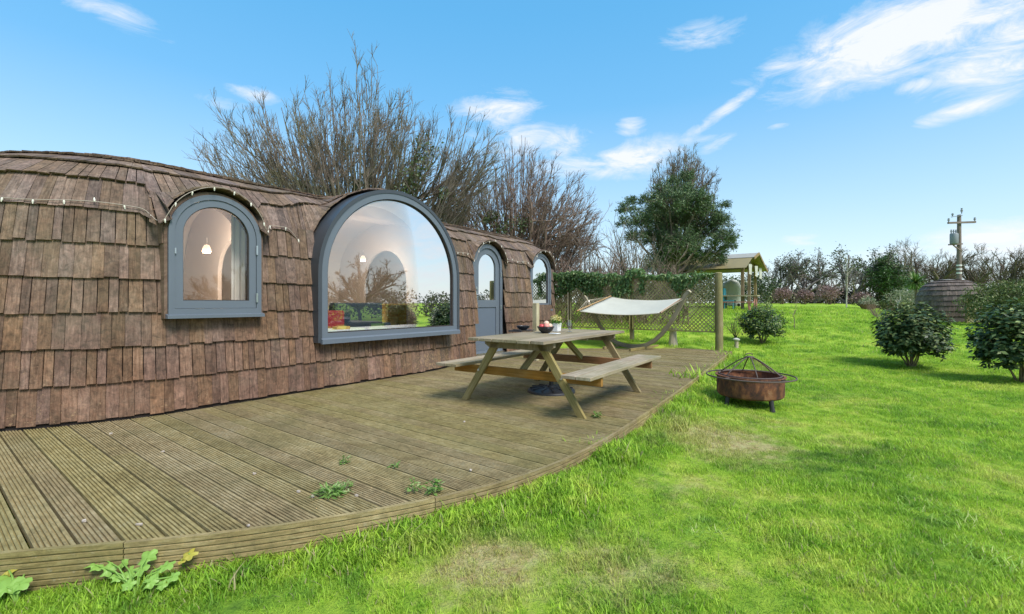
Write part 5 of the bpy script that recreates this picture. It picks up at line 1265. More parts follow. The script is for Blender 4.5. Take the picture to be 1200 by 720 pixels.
# furniture in the shelter
M['pink_paint'] = plain('pink_brown_paint', (.38, .16, .12), .6); M['teal_cloth'] = plain('teal_cloth', (.03, .22, .26), .8); M['tree_dark'] = bark_mat('dark_bark', (.03, .025, .02), (.07, .055, .04))
def furniture(): 
    def ga(px, d, dz=0): p = gat(px, d); return p
    p = gat(867, 24.6); rt = root('garden_table', p, 'pink-brown outdoor table under the garden shelter', 'table'); gx = Vector((gr_.x, gr_.y, 0)); gy = Vector((gu.x, gu.y, 0))
    mb = MB(); mb.box(p + Vector((0, 0, .75)), gx * .9, gy * .4, (0, 0, .03)); mb.obj('tabletop', M['post_pale'], rt)
    for s in (-1, 1):
        for t in (-1, 1): mb = MB(); mb.beam(p + gx * .75 * s + gy * .3 * t, p + gx * .75 * s + gy * .3 * t + Vector((0, 0, .72)), .06, .06); mb.obj('leg', M['pink_paint'], rt)
    p2 = gat(862, 23.6); rt = root('garden_bench', p2, 'pink-brown bench in front of the table under the garden shelter', 'bench')
    mb = MB(); mb.box(p2 + Vector((0, 0, .45)), gx * .85, gy * .17, (0, 0, .025)); mb.obj('seat', M['pink_paint'], rt)
    for s in (-1, 1): mb = MB(); mb.box(p2 + gx * .65 * s + Vector((0, 0, .21)), gx * .03, gy * .15, (0, 0, .22)); mb.obj('leg', M['pink_paint'], rt)
    p3 = gat(855, 24.8); rt = root('garden_chair', p3, 'teal covered chair at the left end of the shelter table', 'chair')
    mb = MB(); mb.box(p3 + Vector((0, 0, .45)), gx * .27, gy * .27, (0, 0, .05)); mb.obj('seat', M['teal_cloth'], rt, bevel=.02)
    mb = MB(); mb.box(p3 + gx * .27 + Vector((0, 0, .8)), gx * .04, gy * .27, (0, 0, .36)); mb.obj('backrest', M['teal_cloth'], rt, bevel=.02)
    for s in (-1, 1):
        for t in (-1, 1): mb = MB(); mb.beam(p3 + gx * .22 * s + gy * .22 * t, p3 + gx * .22 * s + gy * .22 * t + Vector((0, 0, .42)), .04, .04); mb.obj('leg', M['teal_cloth'], rt)
    p4 = gat(857, 29.5); rt = root('covered_barbecue', p4, 'tall white covered barbecue at the back of the garden shelter', 'barbecue')
    mb = MB(); G = []
    for z, s in ((0.05, .55), (.6, .52), (1.2, .56), (1.55, .42), (1.72, .15)): G.append([p4 + gx * s * cos(a) * 1.1 + gy * s * .6 * sin(a) + Vector((0, 0, z + .03 * sin(a * 3))) for a in np.linspace(0, 2 * pi, 17)[:-1]])
    mb.grid(G, closed=True); mb.poly(G[-1]); mb.obj('cover', M['canvas'], rt, smooth=True)
    for s in (-1, 1): mb = MB(); mb.lathe([(.001, -.03), (.09, -.03), (.1, 0), (.09, .03), (.001, .03)], p4 + gx * .5 * s + gy * -.3 + Vector((0, 0, .1)), 12, ax=gy); mb.obj('wheel', M['black_plastic'], rt)
furniture()
# fence glimpsed past the shelter, and small house-like pieces above the trellis
# ------------------------------------------------------------------ far pod
def WfF(u): return 1.5
fo = gat(1110, 27.2); FDX = Vector((.84, -.54, 0)); FDY = Vector((-.54, -.84, 0))       # long axis, front normal
far = Pod(-.1, .3, 1.35, 1.35, WfF, 2.45, 2.4, 0.0, [], 99)
fp_ = root('shingled_pod', fo, 'small dark domed shingled pod far across the lawn below the utility pole', 'cabin')
def xf(p): return fo + FDX * p[0] + FDY * p[1] + Vector((0, 0, p[2]))
mb = MB(); G = []
for s in list(np.arange(0, far.S, .2)) + [far.S]: G.append([xf(far.at(t, s)) for t in np.arange(-2.55, 1.3 + 2.3, .12)])
mb.grid(G); G = [[xf(Vector((p[0], -p[1], p[2]))) for p in [far.at(t, s) for t in np.arange(-2.55, 1.3 + 2.3, .12)]] for s in list(np.arange(0, far.S, .2)) + [far.S]]; mb.grid(G)
fsh = mb.obj('shell', M['shell'], fp_, smooth=True)
row_old = ROW; ROW = .30
fs = shingles(far, xf, 12, (-2.5, 1.3 + 2.2), .02, False, wmin=.12, wmax=.22, th=.02, proud=.05)
ROW = row_old
mb = MB()
for A, B, r in fs: mb.quadbox(A, B)
mb.obj('shingles', M['shingle_far'], fsh, kind='stuff')
mb = MB(); mb.lathe([(.001, .05), (.3, .03), (.45, 0), (.46, -.05)], fo + Vector((0, 0, 2.46)), 14); mb.obj('roof_cap', M['felt'], fp_)

# ------------------------------------------------------------------ utility pole
M['pole_wood'] = wood_mat('grey_pole_wood', (.10, .075, .06), (.17, .135, .11), (.24, .2, .17)); M['grey_metal'] = plain('grey_painted_metal', (.20, .22, .24), .5); M['white_band'] = plain('white_band', (.75, .75, .72), .5)
up = gat(1124, 35); upz = lambda py: EYE + (HOR - py) / FP * 35
po = root('utility_pole', up, 'tall wooden utility pole with transformer and crossarm behind the far pod', 'utility pole')
mb = MB(); mb.tube([(up.x, up.y, up.z - .1), (up.x, up.y, 4), (up.x + .0, up.y, upz(252))], [.165, .145, .12], 12); mb.obj('pole', M['pole_wood'], po, smooth=.6)
mb = MB(); mb.beam((up.x - 1.05, up.y - .2, upz(262)), (up.x + 1.05, up.y - .2, upz(261)), .12, .14); mb.obj('crossarm', M['pole_wood'], po)
mb = MB(); mb.beam((up.x - .75, up.y - .15, upz(255)), (up.x + .1, up.y - .15, upz(253)), .05, .05); mb.obj('upper_arm', M['grey_metal'], po)
for dx, py, h in ((-1.0, 262, .3), (1.0, 261, .3), (0, 252, .42), (-.7, 255, .22)):
    mb = MB(); mb.lathe([(.03, 0), (.03, h * .3), (.08, h * .35), (.05, h * .5), (.09, h * .6), (.05, h * .75), (.06, h), (.001, h)], (up.x + dx, up.y - .2, upz(py) + (.5 if dx == .65 else .05)), 8); mb.obj('insulator', M['grey_metal'], po)
mb = MB(); mb.lathe([(.001, 0), (.23, .02), (.26, .1), (.26, .75), (.23, .82), (.001, .84)], (up.x - .68, up.y - .3, upz(287)), 12); mb.obj('transformer', M['grey_metal'], po, smooth=.6)
for k in range(3): mb = MB(); mb.lathe([(.05, 0), (.04, .1), (.07, .14), (.04, .2), (.05, .28), (.001, .28)], (up.x - .9 + .18 * k, up.y - .3, upz(287) + .83), 7); mb.obj('bushing', M['grey_metal'], po)
mb = MB(); mb.beam((up.x - 1.05, up.y - .25, upz(287.5)), (up.x, up.y - .25, upz(286.5)), .1, .1); mb.beam((up.x - .7, up.y - .25, upz(288)), (up.x - .05, up.y - .25, upz(295)), .07, .07); mb.obj('bracket', M['pole_wood'], po)
for py in (312, 316.5, 321): mb = MB(); mb.lathe([(.162, 0), (.166, .10)], (up.x, up.y, upz(py)), 14); mb.obj('white_band', M['white_band'], po)

# ------------------------------------------------------------------ lattice screen and hedges at the right
lp = gat(1133, 25.2); ls = root('lattice_screen', lp, 'pale yellowish lattice screen standing to the right of the far pod', 'fence')
M['lat_pale'] = wood_mat('pale_lattice_wood', (.28, .25, .13), (.40, .36, .2), (.5, .46, .3))
mb = MB(); dx = Vector((.94, -.34, 0)); Hh, Wd = 1.25, 2.1
for sgn in (1, -1):
    x = -Hh
    while x < Wd:
        a0, a1 = max(0, -x), min(Hh, Wd - x)
        if a1 > a0 + .05:
            p, q = (x + a0, a0), (x + a1, a1)
            if sgn < 0: p = (Wd - p[0], p[1]); q = (Wd - q[0], q[1])
            mb.beam(lp + dx * p[0] + Vector((0, .01 * sgn, p[1] + .05)), lp + dx * q[0] + Vector((0, .01 * sgn, q[1] + .05)), .05, .012, side=dx - Vector((0, 0, sgn)))
        x += .16
mb.obj('lattice', M['lat_pale'], ls, kind='stuff')
for x in (0, Wd): mb = MB(); mb.beam(lp + dx * x + Vector((0, 0, -.2)), lp + dx * x + Vector((0, 0, 1.42)), .1, .1); mb.obj('post', M['post'], ls)

def leafy(name, base, blobs, n, size, mat, label, cat='shrub', grp=None, stems=True, stem_mat=None, narrow=.5, droop=0, flat=.9):
    rt = root(name, base, label, cat, grp); cs = []; 
    rr = np.array([b[3] for b in blobs]); w = rr ** 2 / (rr ** 2).sum()
    for (x, y, z, r), k in zip(blobs, w):
        m = int(n * k) + 3; d = rand_dirs(m, -.8); bump_ = np.array([1 + .25 * noise.noise(Vector((q[0] * 2.5 + x, q[1] * 2.5, q[2] * 2.5))) for q in d])[:, None]
        cs.append(np.array([x, y, z]) + d * [1, 1, flat] * r * bump_ * rng.uniform(.35, 1.06, (len(d), 1)) ** .6)
    c = np.concatenate(cs); keep = np.array([noise.noise(Vector(q) * (1.6 / max(.3, rr.mean()))) > -.30 for q in c]); c = c[keep]
    V, F = leaf_quads(c, rng.normal(size=c.shape) + [0, 0, .7], rng.normal(size=c.shape) + [0, 0, droop], rng.uniform(.7, 1.4, len(c)) * size, rng.uniform(.7, 1.3, len(c)) * size * narrow); mesh_np('leaves', V, F, mat, rt, kind='stuff')
    if stems:
        b = V3(*base); e = np.array([x[:3] for x in blobs]); e = np.repeat(e, 3, 0) + rng.normal(0, .3, (len(e) * 3, 3)) * rr.mean(); t = np.linspace(0, 1, 6)[None, :, None]; s = np.stack([b[0] + (e[:, 0] - b[0]) * .6, b[1] + (e[:, 1] - b[1]) * .6, np.array([ground_z(x, y) for x, y in e[:, :2]]) - .05], 1) 
        P = s[:, None] * (1 - t) + e[:, None] * t + rng.normal(0, .04, (len(e), 6, 3)); V, F = tubes_np(P, np.full((len(e), 6), .03) * np.linspace(1, .4, 6), 4); mesh_np('stems', V, F, stem_mat or M['bark_twig'], rt)
    return rt
M['hedge_g'] = leaf_mat('olive_hedge_leaf', (.06, .10, .02), (.14, .19, .05), (.22, .24, .09), trans=.2)
M['hedge_b'] = leaf_mat('brown_hedge_leaf', (.10, .085, .06), (.19, .165, .11), (.18, .20, .09), trans=.1)
M['hedge_d'] = leaf_mat('dark_hedge_leaf', (.028, .055, .02), (.07, .11, .035), (.13, .15, .06), trans=.1)
M['pink_leaf'] = leaf_mat('pinkish_shrub_leaf', (.13, .07, .055), (.36, .24, .23), (.22, .13, .09), trans=.2)
M['grey_leaf'] = leaf_mat('grey_green_leaf', (.14, .18, .10), (.28, .32, .19), (.36, .36, .22), trans=.2)
bl = []
for px, py, r, d in ((1140, 358, .8, 24), (1155, 350, 1.0, 23.8), (1172, 348, 1.0, 23.2), (1190, 350, 1.1, 22.5), (1210, 352, 1.2, 22), (1165, 362, .9, 22.6), (1185, 364, 1, 22), (1205, 366, 1.1, 21.5), (1148, 366, .7, 23), (1230, 356, 1.3, 21)):
    bl.append((*at_px(px, py, d), r * .92))
leafy('garden_hedge', gat(1185, 22.4), bl, 15000, .11, M['hedge_g'], 'loose olive green hedge running off the right edge behind the bushes', 'hedge')
# hedge at the back of the lawn (brown and dark patches)
def long_hedge(name, pxs, d0, d1, htop, r, n, mat, label, size=.16):
    bl = []
    for px in pxs:
        d = d0 + (d1 - d0) * (px - pxs[0]) / max(1, pxs[-1] - pxs[0]); p = gat(px, d)
        h = htop * random.uniform(.85, 1.15)
        bl.append((p.x, p.y, p.z + h - r, r)); bl.append((p.x, p.y - .2, p.z + r * .7, r))
    return leafy(name, (bl[0][0], bl[0][1], ground_z(bl[0][0], bl[0][1])), bl, n, size, mat, label, 'hedge', stems=False)
long_hedge('hedge', list(range(890, 1075, 7)), 44, 42, 1.45, .95, 13000, M['hedge_b'], 'long brown winter hedge along the back of the lawn', .2)
long_hedge('hedge', list(range(1066, 1084, 6)) , 38, 37, 2.0, .9, 3500, M['grey_leaf'], 'pale grey-green shrubbery at the foot of the palm beside the far pod', .16)
long_hedge('hedge', list(range(1140, 1300, 12)), 34, 30, 2.3, 1.2, 9000, M['hedge_b'], 'brown twiggy hedge behind the olive hedge at the right edge', .16)
long_hedge('hedge', list(range(700, 905, 9)), 33, 40, 2.6, 1.3, 16000, M['hedge_d'], 'dark hedge far behind the garden shelter and trellis', .2)
long_hedge('hedge', list(range(1180, 1340, 14)), 44, 40, 2.2, 1.2, 4000, M['hedge_d'], 'dark hedge farthest off at the right horizon', .2)
for k, (px, py0, w, h, mat, lb) in enumerate(((914, 356, .8, 1.35, 'pink_leaf', 'pinkish shrub beside the shelter at the back of the lawn'), (943, 356, .55, 1.2, 'pink_leaf', 'small purple-pink shrub left of the larger pink ones by the back hedge'),
        (972, 358, 1.0, 1.5, 'pink_leaf', 'wide pinkish shrub left of the white-stemmed sapling'), (1008, 358, .7, 1.2, 'pink_leaf', 'pale pink shrub just right of the white-stemmed sapling'), (1040, 360, 1.1, .7, 'hedge_g', 'low green shrub before the dark conifer'), (1058, 350, 1.2, 2.0, 'grey_leaf', 'pale grey-green bush left of the spiky palm'))):
    p = gat(px, 37 - k * .5); leafy('flowering_shrub' if k < 4 else 'shrub', p, [(p.x + random.uniform(-.5, .5) * w, p.y + random.uniform(-.3, .3), p.z + h * .55 + random.uniform(-.1, .15), h * .45) for _ in range(4)], 1500, .12, M[mat], lb)

# ------------------------------------------------------------------ far trees
def windy(px, d, h, spread, label, leafy_n=900, lean=.25, mat=None, grp='wind-shaped trees along the back hedge', n=6, name='windswept_tree', lm=None, size=.16):
    b = gat(px, d); b = V3(b.x, b.y, b.z - .1); st = np.tile(b, (n, 1)) + rng.normal(0, .12, (n, 3)) * [1, 1, 0]; az = np.linspace(0, 2 * pi, n, endpoint=False) + rng.normal(0, .3, n); el = rng.uniform(.75, 1.3, n)
    dd = np.stack([np.cos(az) * np.cos(el) * spread + lean, np.sin(az) * np.cos(el), np.sin(el)], 1)
    lv = [dict(trop=(lean * .1, 0, .0)), dict(n=6, f0=.4, ang=.7, lf=.42, rf=.6, K=5, w=.18, trop=(.03, 0, .05), rmin=.035), dict(n=7, f0=.2, ang=.8, lf=.6, rf=.6, K=4, w=.2, trop=(.03, 0, .04), rmin=.018), dict(n=4, f0=.2, ang=.8, lf=.6, rf=.6, K=3, w=.2, trop=(.03, 0, .04), rmin=.011)]
    rt, tips = bare_tree(name, b, label, mat or M['bark_far'], (st, dd, rng.uniform(h * .75, h, n), rng.uniform(.09, .16, n)), lv, grp)
    if leafy_n:
        c = tips.reshape(-1, 3); zt_ = np.quantile(c[:, 2], .35); c = c[c[:, 2] > zt_]; c = c[rng.integers(0, len(c), leafy_n)] + rng.normal(0, .16, (leafy_n, 3)); V, F = leaf_quads(c, rng.normal(size=c.shape) + [0, 0, 1], rng.normal(size=c.shape), size, size * .6); mesh_np('foliage', V, F, lm or M['hedge_d'], rt, kind='stuff')
    return rt
windy(902, 44, 4.2, .5, 'thin bare tree half hidden by the right eave of the shelter', 200, .05)
windy(916, 44, 4.6, .5, 'slim dark tree left of the two leaning ones on the back hedge', 450, .05)
windy(930, 43, 4.4, .8, 'leaning dark-topped tree second from the left on the back hedge', 600, .4)
windy(950, 43, 4.8, 1.0, 'spreading flat-topped tree in the middle of the back hedge row', 600, .25, n=8)
windy(993, 42, 5.4, 1.25, 'largest wide-crowned tree on the back hedge behind the white sapling', 2000, .1, n=11, size=.2)
windy(1020, 43, 4.6, 1.0, 'dark tree filling between the widest tree and the green conifer', 1300, .1, n=8, size=.2)
bl = [(*at_px(px, py, 40 + random.uniform(-.6, .6)), r) for px, py, r in ((1034, 312, .7), (1030, 322, .9), (1042, 324, 1.0), (1050, 334, 1.0), (1040, 340, 1.2), (1030, 336, .9), (1056, 344, .8), (1045, 352, 1.0), (1035, 306, .4))]
M['conifer'] = leaf_mat('green_conifer_leaf', (.025, .07, .015), (.06, .13, .03), (.10, .18, .04), trans=.1)
evergreen(tuple(gat(1042, 40)), bl, 'dark green conifer at the right end of the back hedge', M['bark'], M['conifer'], 9000, .2, 2.5)
k = 0
for px, d, h in ((1052, 47, 5.3), (1066, 47, 5.8), (1080, 48, 5.4), (1093, 47, 5.6), (1106, 46, 5.2), (1140, 46, 4.8), (1152, 45, 5.3), (1166, 44, 5.6), (1178, 44, 5.0), (1192, 43, 5.2), (1210, 43, 5.2)):
    lb = ['bare upright tree directly above the dark conifer', 'bare tree just left of the spiky palm top', 'bare upright tree behind the palm top', 'bare tree above the left shoulder of the far pod', 'bare tree immediately left of the utility pole', 'bare tree immediately right of the utility pole', 'bare tree second to the right of the utility pole', 'stout bare tree above the olive hedge', 'slender bare tree right of the stout one above the olive hedge', 'bare tree at the right edge of the skyline', 'bare tree cut by the right edge of the view'][k]
    windy(px, d, h * 1.12, .5, lb, 0, .0, mat=M['bark'], grp='bare trees on the right skyline', n=6 if k != 7 else 8, name='bare_tree'); k += 1
# spiky palm
def palm():
    p = gat(1073, 31); rt = root('cordyline_palm', p, 'spiky green palm with round head left of the far pod', 'palm'); top = Vector((p.x, p.y, EYE + (HOR - 332) / FP * 31))
    mb = MB(); mb.tube([p + Vector((0, 0, -.1)), (p + top) / 2 + Vector((.05, 0, 0)), top], [.12, .09, .08], 8); mb.obj('trunk', M['bark'], rt)
    d = rand_dirs(300, -.6); n = len(d); L_ = rng.uniform(.7, 1.0, n); P, R = grow(np.tile(np.array(top), (n, 1)), d + [0, 0, .2], L_, np.full(n, .03), 5, .03, (0, 0, -.16), .1)
    sd = np.cross(d, [0, 0, 1.]); sd /= np.linalg.norm(sd, axis=1, keepdims=True) + 1e-6; w = np.array([.02, .035, .03, .02, .004])[None, :, None]
    V = np.stack([P - sd[:, None] * w, P + sd[:, None] * w], 2).reshape(-1, 3); ix = np.arange(n * 10).reshape(n, 5, 2); F = np.stack([ix[:, :-1, 0], ix[:, :-1, 1], ix[:, 1:, 1], ix[:, 1:, 0]], -1).reshape(-1, 4)
    mesh_np('fronds', V, F, leaf_mat('palm_frond', (.05, .13, .02), (.14, .26, .05), (.3, .32, .12)), rt, kind='stuff')
palm()
# white-stemmed sapling
def sapling(px, base_d, ytop, label, mat, n=14, r=.035, bl=.5, grp=None):
    p = gat(px, base_d); rt = root('sapling', p, label, 'sapling', grp); h = EYE + (HOR - ytop) / FP * base_d - p.z
    P0_ = [p + Vector((random.uniform(-.02, .02) * i, 0, h * i / 6)) for i in range(7)]; mb = MB(); mb.tube(P0_, [r * (1 - i / 7.5) for i in range(7)], 6); mb.obj('stem', mat, rt)
    st = np.array([p + Vector((0, 0, h * random.uniform(.3, .95))) for _ in range(n)]); d = rand_dirs(n, .0); n2 = len(d); P, R = grow(st[:n2], d + [0, 0, .8], np.full(n2, bl), np.full(n2, r * .35), 5, .15, (0, 0, .08)); V, F = tubes_np(P, R, 3)
    s, d2, l, rr_ = spawn(P, R, 3, .2, 1, .6, .5, np.full(n2, bl), .6); P2, R2 = grow(s, d2, l, np.maximum(rr_, .003), 4, .15, (0, 0, .05)); V2, F2 = tubes_np(P2, R2, 3); mesh_np('branches', np.concatenate([V, V2]), np.concatenate([F, F2 + len(V)]), mat, rt); return rt
M['bark_white'] = bark_mat('pale_sapling_bark', (.30, .27, .2), (.48, .46, .38), scale=5)
sapling(992, 27, 302, 'slender white-stemmed sapling on the lawn before the back hedge', M['bark_white'], 18, .045, .7)
sapling(931, 15.5, 352, 'small bare brown shoot in the grass right of the round trellis bush', M['bark_red'], 8, .016, .2)
sapling(1053, 14.5, 342, 'short pale broken sapling left of the palm', M['bark_white'], 6, .03, .15)
def twiggy(px, d, h, label, n=16, w=.3):
    p = gat(px, d); rt = root('twiggy_plant', p, label, 'plant'); az = rng.uniform(0, 6.28, n); dd = np.stack([np.cos(az) * w, np.sin(az) * w, np.ones(n)], 1); P, R = grow(np.tile(np.array(p), (n, 1)), dd, rng.uniform(h * .6, h, n), np.full(n, .008), 6, .1, (0, 0, 0)); V, F = tubes_np(P, R, 3)
    s, d2, l, r = spawn(P, R, 4, .3, 1, .7, .35, np.full(n, h), .6); P2, R2 = grow(s, d2, l, np.maximum(r, .003), 4, .2, (0, 0, .03)); V2, F2 = tubes_np(P2, R2, 3); mesh_np('stems', np.concatenate([V, V2]), np.concatenate([F, F2 + len(V)]), M['bark_red'], rt)
twiggy(862, 13.6, .75, 'leafless reddish twiggy plant between the trellis post and round bush')
twiggy(872, 14.6, .9, 'taller leafless twigs just left of the round bush', 10)
twiggy(1034, 17, 1.0, 'bare brown shrub in the lawn left of the middle glossy bush', 24, .5)
twiggy(1027, 20, .9, 'small bare shrub beyond the middle glossy bush', 18, .6)
twiggy(1113, 19, 1.1, 'thin bare stems in front of the far pod door side', 8, .15)
# pot of plants on the lawn
p = gat(1017, 26.5); pt = root('planter', p, 'wide brown planter bowl of low plants on the far lawn', 'planter'); mb = MB(); mb.lathe([(.001, 0), (.25, 0), (.42, .30), (.44, .36), (.38, .36), (.36, .3), (.001, .29)], p, 18); mb.obj('bowl', plain('terracotta_brown', (.17, .09, .05), .8, var=.25), pt, smooth=.6)
d = rand_dirs(420, -.1); V, F = leaf_quads(np.array(p) + [0, 0, .34] + d * rng.uniform(.4, 1, (len(d), 1)) * [.42, .42, .48], rng.normal(size=d.shape) + [0, 0, .5], d, .14, .05); mesh_np('plants', V, F, M['grey_leaf'], pt)
# little pale lantern post by the trellis
p = gpt(863, 408); lz = root('garden_light', p, 'small pale cylindrical garden light in the grass beside the trellis post', 'garden light'); mb = MB(); mb.lathe([(.001, 0), (.055, 0), (.05, .03), (.05, .2), (.001, .2)], p, 14); mb.obj('body', M['post_pale'], lz, smooth=.6); mb = MB(); mb.lathe([(.055, .2), (.085, .215), (.088, .24), (.03, .27), (.001, .27)], p, 14); mb.obj('cap', M['canvas'], lz, smooth=.6)

# ------------------------------------------------------------------ seen only in the glass: trees and a hedge behind the camera
def behind():
    b = V3(H(18.5, 15).x, H(18.5, 15).y, -.2); n = 10; st = np.tile(b, (n, 1)); az = np.linspace(0, 6.28, n, endpoint=False); el = rng.uniform(.45, 1.2, n); d = np.stack([np.cos(az) * np.cos(el), np.sin(az) * np.cos(el), np.sin(el)], 1)
    st = st + [0, 0, 1.0]; st[0] = b; d[0] = (0, 0, 1)
    lv = [dict(trop=(0, 0, .0)), dict(n=7, f0=.3, ang=.7, lf=.5, rf=.6, K=5, w=.18, trop=(0, 0, .05), rmin=.03), dict(n=7, f0=.2, ang=.8, lf=.6, rf=.6, K=4, w=.2, trop=(0, 0, .04), rmin=.018), dict(n=5, f0=.2, ang=.8, lf=.6, rf=.6, K=3, w=.2, trop=(0, 0, .04), rmin=.012)]
    bare_tree('bare_tree', b, 'spreading bare golden-brown tree reflected in the big window', M['bark_red'], (st, d, rng.uniform(2.4, 3.4, n), np.full(n, .12)), lv)
    b2 = V3(H(10.5, 13).x, H(10.5, 13).y, -.2); bare_tree('bare_tree', b2, 'thin bare tree reflected at the left of the big window', M['bark'], (st - b + b2, d, rng.uniform(2.0, 2.8, n), np.full(n, .09)), lv)
    bl = []
    for u in np.arange(4, 46, 1.6):
        q = H(u, 21 + 2 * sin(u)); bl.append((q.x, q.y, random.uniform(.6, 1.3), 1.5))
    leafy('hedge', (bl[0][0], bl[0][1], -.2), bl, 12000, .28, M['hedge_b'], 'hedge behind the viewer reflected low in the big window', 'hedge', stems=False)
behind()

# ------------------------------------------------------------------ weeds and litter on the deck, leafy plants at its edge
M['weed'] = leaf_mat('weed_leaf', (.10, .22, .03), (.22, .36, .09), (.34, .42, .18), trans=.3)
def weed(px, py, r, n, label, h=.05, ln=.05, flat=False):
    p = on_deck(px, py); rt = root('deck_weed', p, label, 'weed', 'weeds growing through the deck'); a = rng.uniform(0, 6.28, n); rad = rng.uniform(0, r, n)
    c = np.stack([p.x + rad * np.cos(a), p.y + rad * np.sin(a) * .8, rng.uniform(.003, h, n) * (1 - .5 * rad / r)], 1); out = np.stack([np.cos(a + rng.normal(0, .6, n)), np.sin(a + rng.normal(0, .6, n)), rng.uniform(.0, .9, n)], 1)
    V, F = leaf_quads(c, rng.normal(0, .4, (n, 3)) + [0, 0, 1], out, rng.uniform(.6, 1.2, n) * ln, rng.uniform(.6, 1.1, n) * ln * (.22 if flat else .5)); mesh_np('leaves', V, F, M['weed'], rt)
    mb = MB()
    for k in range(5): q = c[k]; mb.tube([(p.x, p.y, .0), ((p.x + q[0]) / 2, (p.y + q[1]) / 2, h * .5), tuple(q)], .0018, 4)
    mb.obj('stalks', M['weed'], rt)
weed(388, 580, .085, 150, 'dense tuft of grassy weed on the boards near the deck edge', .05, .06, True); weed(402, 575, .06, 60, 'small leafy part of the tuft right of the dense grassy weed', .06, .05, True)
weed(405, 544, .035, 40, 'tiny pale weed sprout in the middle of the near deck', .09, .03); weed(463, 547, .035, 14, 'flat little weed rosette right of the tiny pale sprout', .015, .04)
weed(486, 578, .04, 34, 'small upright weed left of the pair at the deck edge', .09, .035); weed(508, 579, .05, 60, 'bushier upright weed right of the pair at the deck edge', .10, .04)
weed(701, 490, .06, 40, 'small round-leaved weed on the deck beyond the table leg', .07, .045)
M['petal'] = plain('white_petal', (.42, .36, .30), .8, var=.15)
lit = [(130, 509, 'pale scrap on the boards nearest the pod wall'), (191, 530, 'small pale chip on the deck below the arched window'), (298, 556, 'grey-white feather scrap on the middle of the near deck'), (99, 612, 'white feather near the left end of the deck edge'), (164, 616, 'thin pale stick near the left end of the deck'), (291, 617, 'tiny cream chip at the rim of the deck'), (366, 583, 'pink-white scrap at the left of the grassy weed'), (544, 495, 'small white chip on the far middle of the deck'), (552, 552, 'round brown scrap near the outer deck boards'), (350, 577, 'tiny pink scrap on the boards left of the grassy weed'), (418, 582, 'orange-white scrap at the right of the grassy weed')]
for px, py, lb in lit:
    p = on_deck(px, py); mb = MB(); r = .0065 * (p.y ** .5); k = 7 
    top = [(p.x + r * random.uniform(.6, 1.3) * cos(2 * pi * i / k) * (2.2 if 'stick' in lb else 1), p.y + r * random.uniform(.5, 1.1) * sin(2 * pi * i / k) * (.3 if 'stick' in lb else 1), .006 + random.uniform(0, .008)) for i in range(k)]; bot = [(a, b, .0015) for a, b, c in top]
    mb.quadbox(bot, top); o = mb.obj('litter', M['petal']); recentre(o, (p.x, p.y, 0)); tag(o, lb, 'litter', 'scraps lying on the deck')
# broad lobed leaves
M['broad'] = leaf_mat('broad_leaf', (.18, .36, .05), (.30, .50, .10), trans=.3, rough=.45); M['broad_y'] = leaf_mat('yellow_leaf', (.40, .34, .05), (.46, .42, .07), trans=.3)
def broad_leaf(mb, c, nrm, up, r, lobes=5):
    c, nrm, up = Vector(c), Vector(nrm).normalized(), Vector(up); up = (up - nrm * up.dot(nrm)).normalized(); sd = nrm.cross(up); n = 22; o = len(mb.v); ph = random.random() * .5
    mb.v.append(tuple(c - nrm * r * .10)); 
    for ring_, k in ((.55, .55), (1, 1)):
        for i in range(n):
            a = 2 * pi * i / n; rr_ = r * k * (1 + .16 * cos(lobes * a + ph) * ring_ + random.uniform(-.03, .03)); 
            if abs(a - pi) < .3: rr_ *= .55
            h = r * (.14 * sin(lobes * a) * k + .10 * (1 - k) - .22 * k * k + .09 * random.uniform(-1, 1) * k); mb.v.append(tuple(c + up * cos(a) * rr_ + sd * sin(a) * rr_ + nrm * h))
    for i in range(n):
        j = (i + 1) % n; mb.f.append((o, o + 1 + i, o + 1 + j)); mb.uv += [(0, 0)] * 3; mb.m.append(0); mb.f.append((o + 1 + i, o + 1 + n + i, o + 1 + n + j, o + 1 + j)); mb.uv += [(0, 0)] * 4; mb.m.append(0)
def leafplant(name, px, py, label, leaves, dz=0):
    p = gpt(px, py); rt = root(name, p, label, 'plant')
    for lx, ly, r, h, yel in leaves:
        q = gpt(lx, ly + 8); 
        k = (EYE - q.z - h) / (EYE - q.z); h += .03; c = Vector((q.x * k, q.y * k, q.z + h)); mb = MB(); broad_leaf(mb, c, (random.gauss(0, .3), -.45 + random.gauss(0, .25), 1), (random.gauss(0, 1), random.gauss(0, 1), 0), r); mb.obj('leaf', M['broad_y' if yel else 'broad'], rt, smooth=True)
        mb = MB(); mb.tube([(p.x, p.y, p.z), ((p.x + c.x) / 2, (p.y + c.y) / 2, p.z + h * .9), tuple(c)], .0035, 5); mb.obj('leaf_stalk', M['broad'], rt)
leafplant('broad_leaved_plant', 20, 712, 'broad-leaved plant with a yellow leaf at the bottom left corner below the deck', [(4, 655, .045, .09, 0), (10, 668, .045, .08, 1), (30, 672, .030, .05, 0), (8, 690, .055, .05, 0), (-8, 682, .05, .06, 0), (22, 686, .04, .05, 0), (34, 662, .02, .06, 0)])
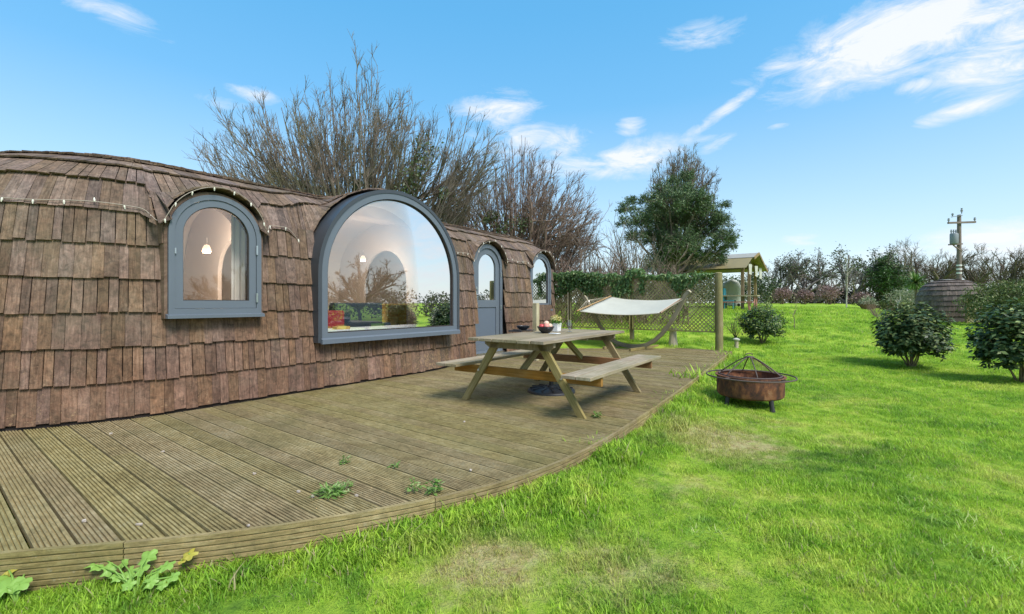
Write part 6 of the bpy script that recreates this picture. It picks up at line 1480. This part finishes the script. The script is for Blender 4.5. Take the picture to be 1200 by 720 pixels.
leafplant('broad_leaved_plant', 160, 700, 'low plant of lobed green leaves against the left deck fascia', [(112, 662, .038, .07, 0), (126, 668, .032, .06, 0), (120, 655, .022, .08, 0), (172, 656, .042, .10, 0), (152, 672, .034, .05, 0), (164, 668, .036, .07, 0), (184, 672, .034, .06, 0), (196, 664, .030, .08, 0), (176, 684, .030, .04, 0), (150, 686, .028, .03, 0), (136, 676, .028, .04, 0), (202, 676, .028, .05, 0), (144, 660, .024, .07, 0), (190, 686, .024, .03, 0)])
leafplant('broad_leaved_plant', 215, 672, 'single yellowing leaf propped against the deck fascia', [(222, 650, .034, .09, 1), (213, 658, .02, .07, 1)])
# taller dark tufts in the lawn at the lower right
def tuft(x, y, n, r, h, label):
    z = ground_z(x, y); rt = root('grass_tuft', (x, y, z), label, 'grass tuft', 'long grass tufts in the lawn'); a = rng.uniform(0, 6.28, n); rad = r * np.sqrt(rng.uniform(0, 1, n)); st = np.stack([x + rad * np.cos(a), y + rad * np.sin(a), np.full(n, z - .01)], 1); yaw = rng.normal(.6, 1.3, n); d = np.stack([np.cos(yaw) * .7, np.sin(yaw) * .7, np.ones(n)], 1)
    P, R = grow(st, d, rng.uniform(h * .5, h, n), np.full(n, .002), 5, .08, (.04, -.02, -.22)); w = np.array([1, .95, .8, .5, .05])[None, :, None] * .003; sd = np.stack([-np.sin(yaw), np.cos(yaw), np.zeros(n)], 1)
    V = np.stack([P - sd[:, None] * w, P + sd[:, None] * w], 2).reshape(-1, 3); ix = np.arange(n * 10).reshape(n, 5, 2); F = np.stack([ix[:, :-1, 0], ix[:, :-1, 1], ix[:, 1:, 1], ix[:, 1:, 0]], -1).reshape(-1, 4); mesh_np('blades', V, F, M['tuft'], rt, kind='stuff')
M['tuft'] = leaf_mat('long_grass_blade', (.17, .33, .03), (.27, .44, .05), (.44, .50, .16), trans=.3)
for x, y, r, h, lb in ((2.75, 2.95, .16, .13, 'dark bluish long grass tuft near the lower right corner of the lawn'), (2.55, 2.45, .14, .13, 'long pale-tipped grass tuft at the bottom right of the lawn'), (3.2, 3.5, .13, .11, 'long dark grass tuft in the right of the near lawn'), (1.15, 2.75, .12, .09, 'dark grass tuft in the centre of the near lawn'), (4.3, 4.4, .16, .12, 'dark grass tuft by the right edge of the lawn')):
    tuft(x, y, 130, r * 1.2, h * .8, lb)
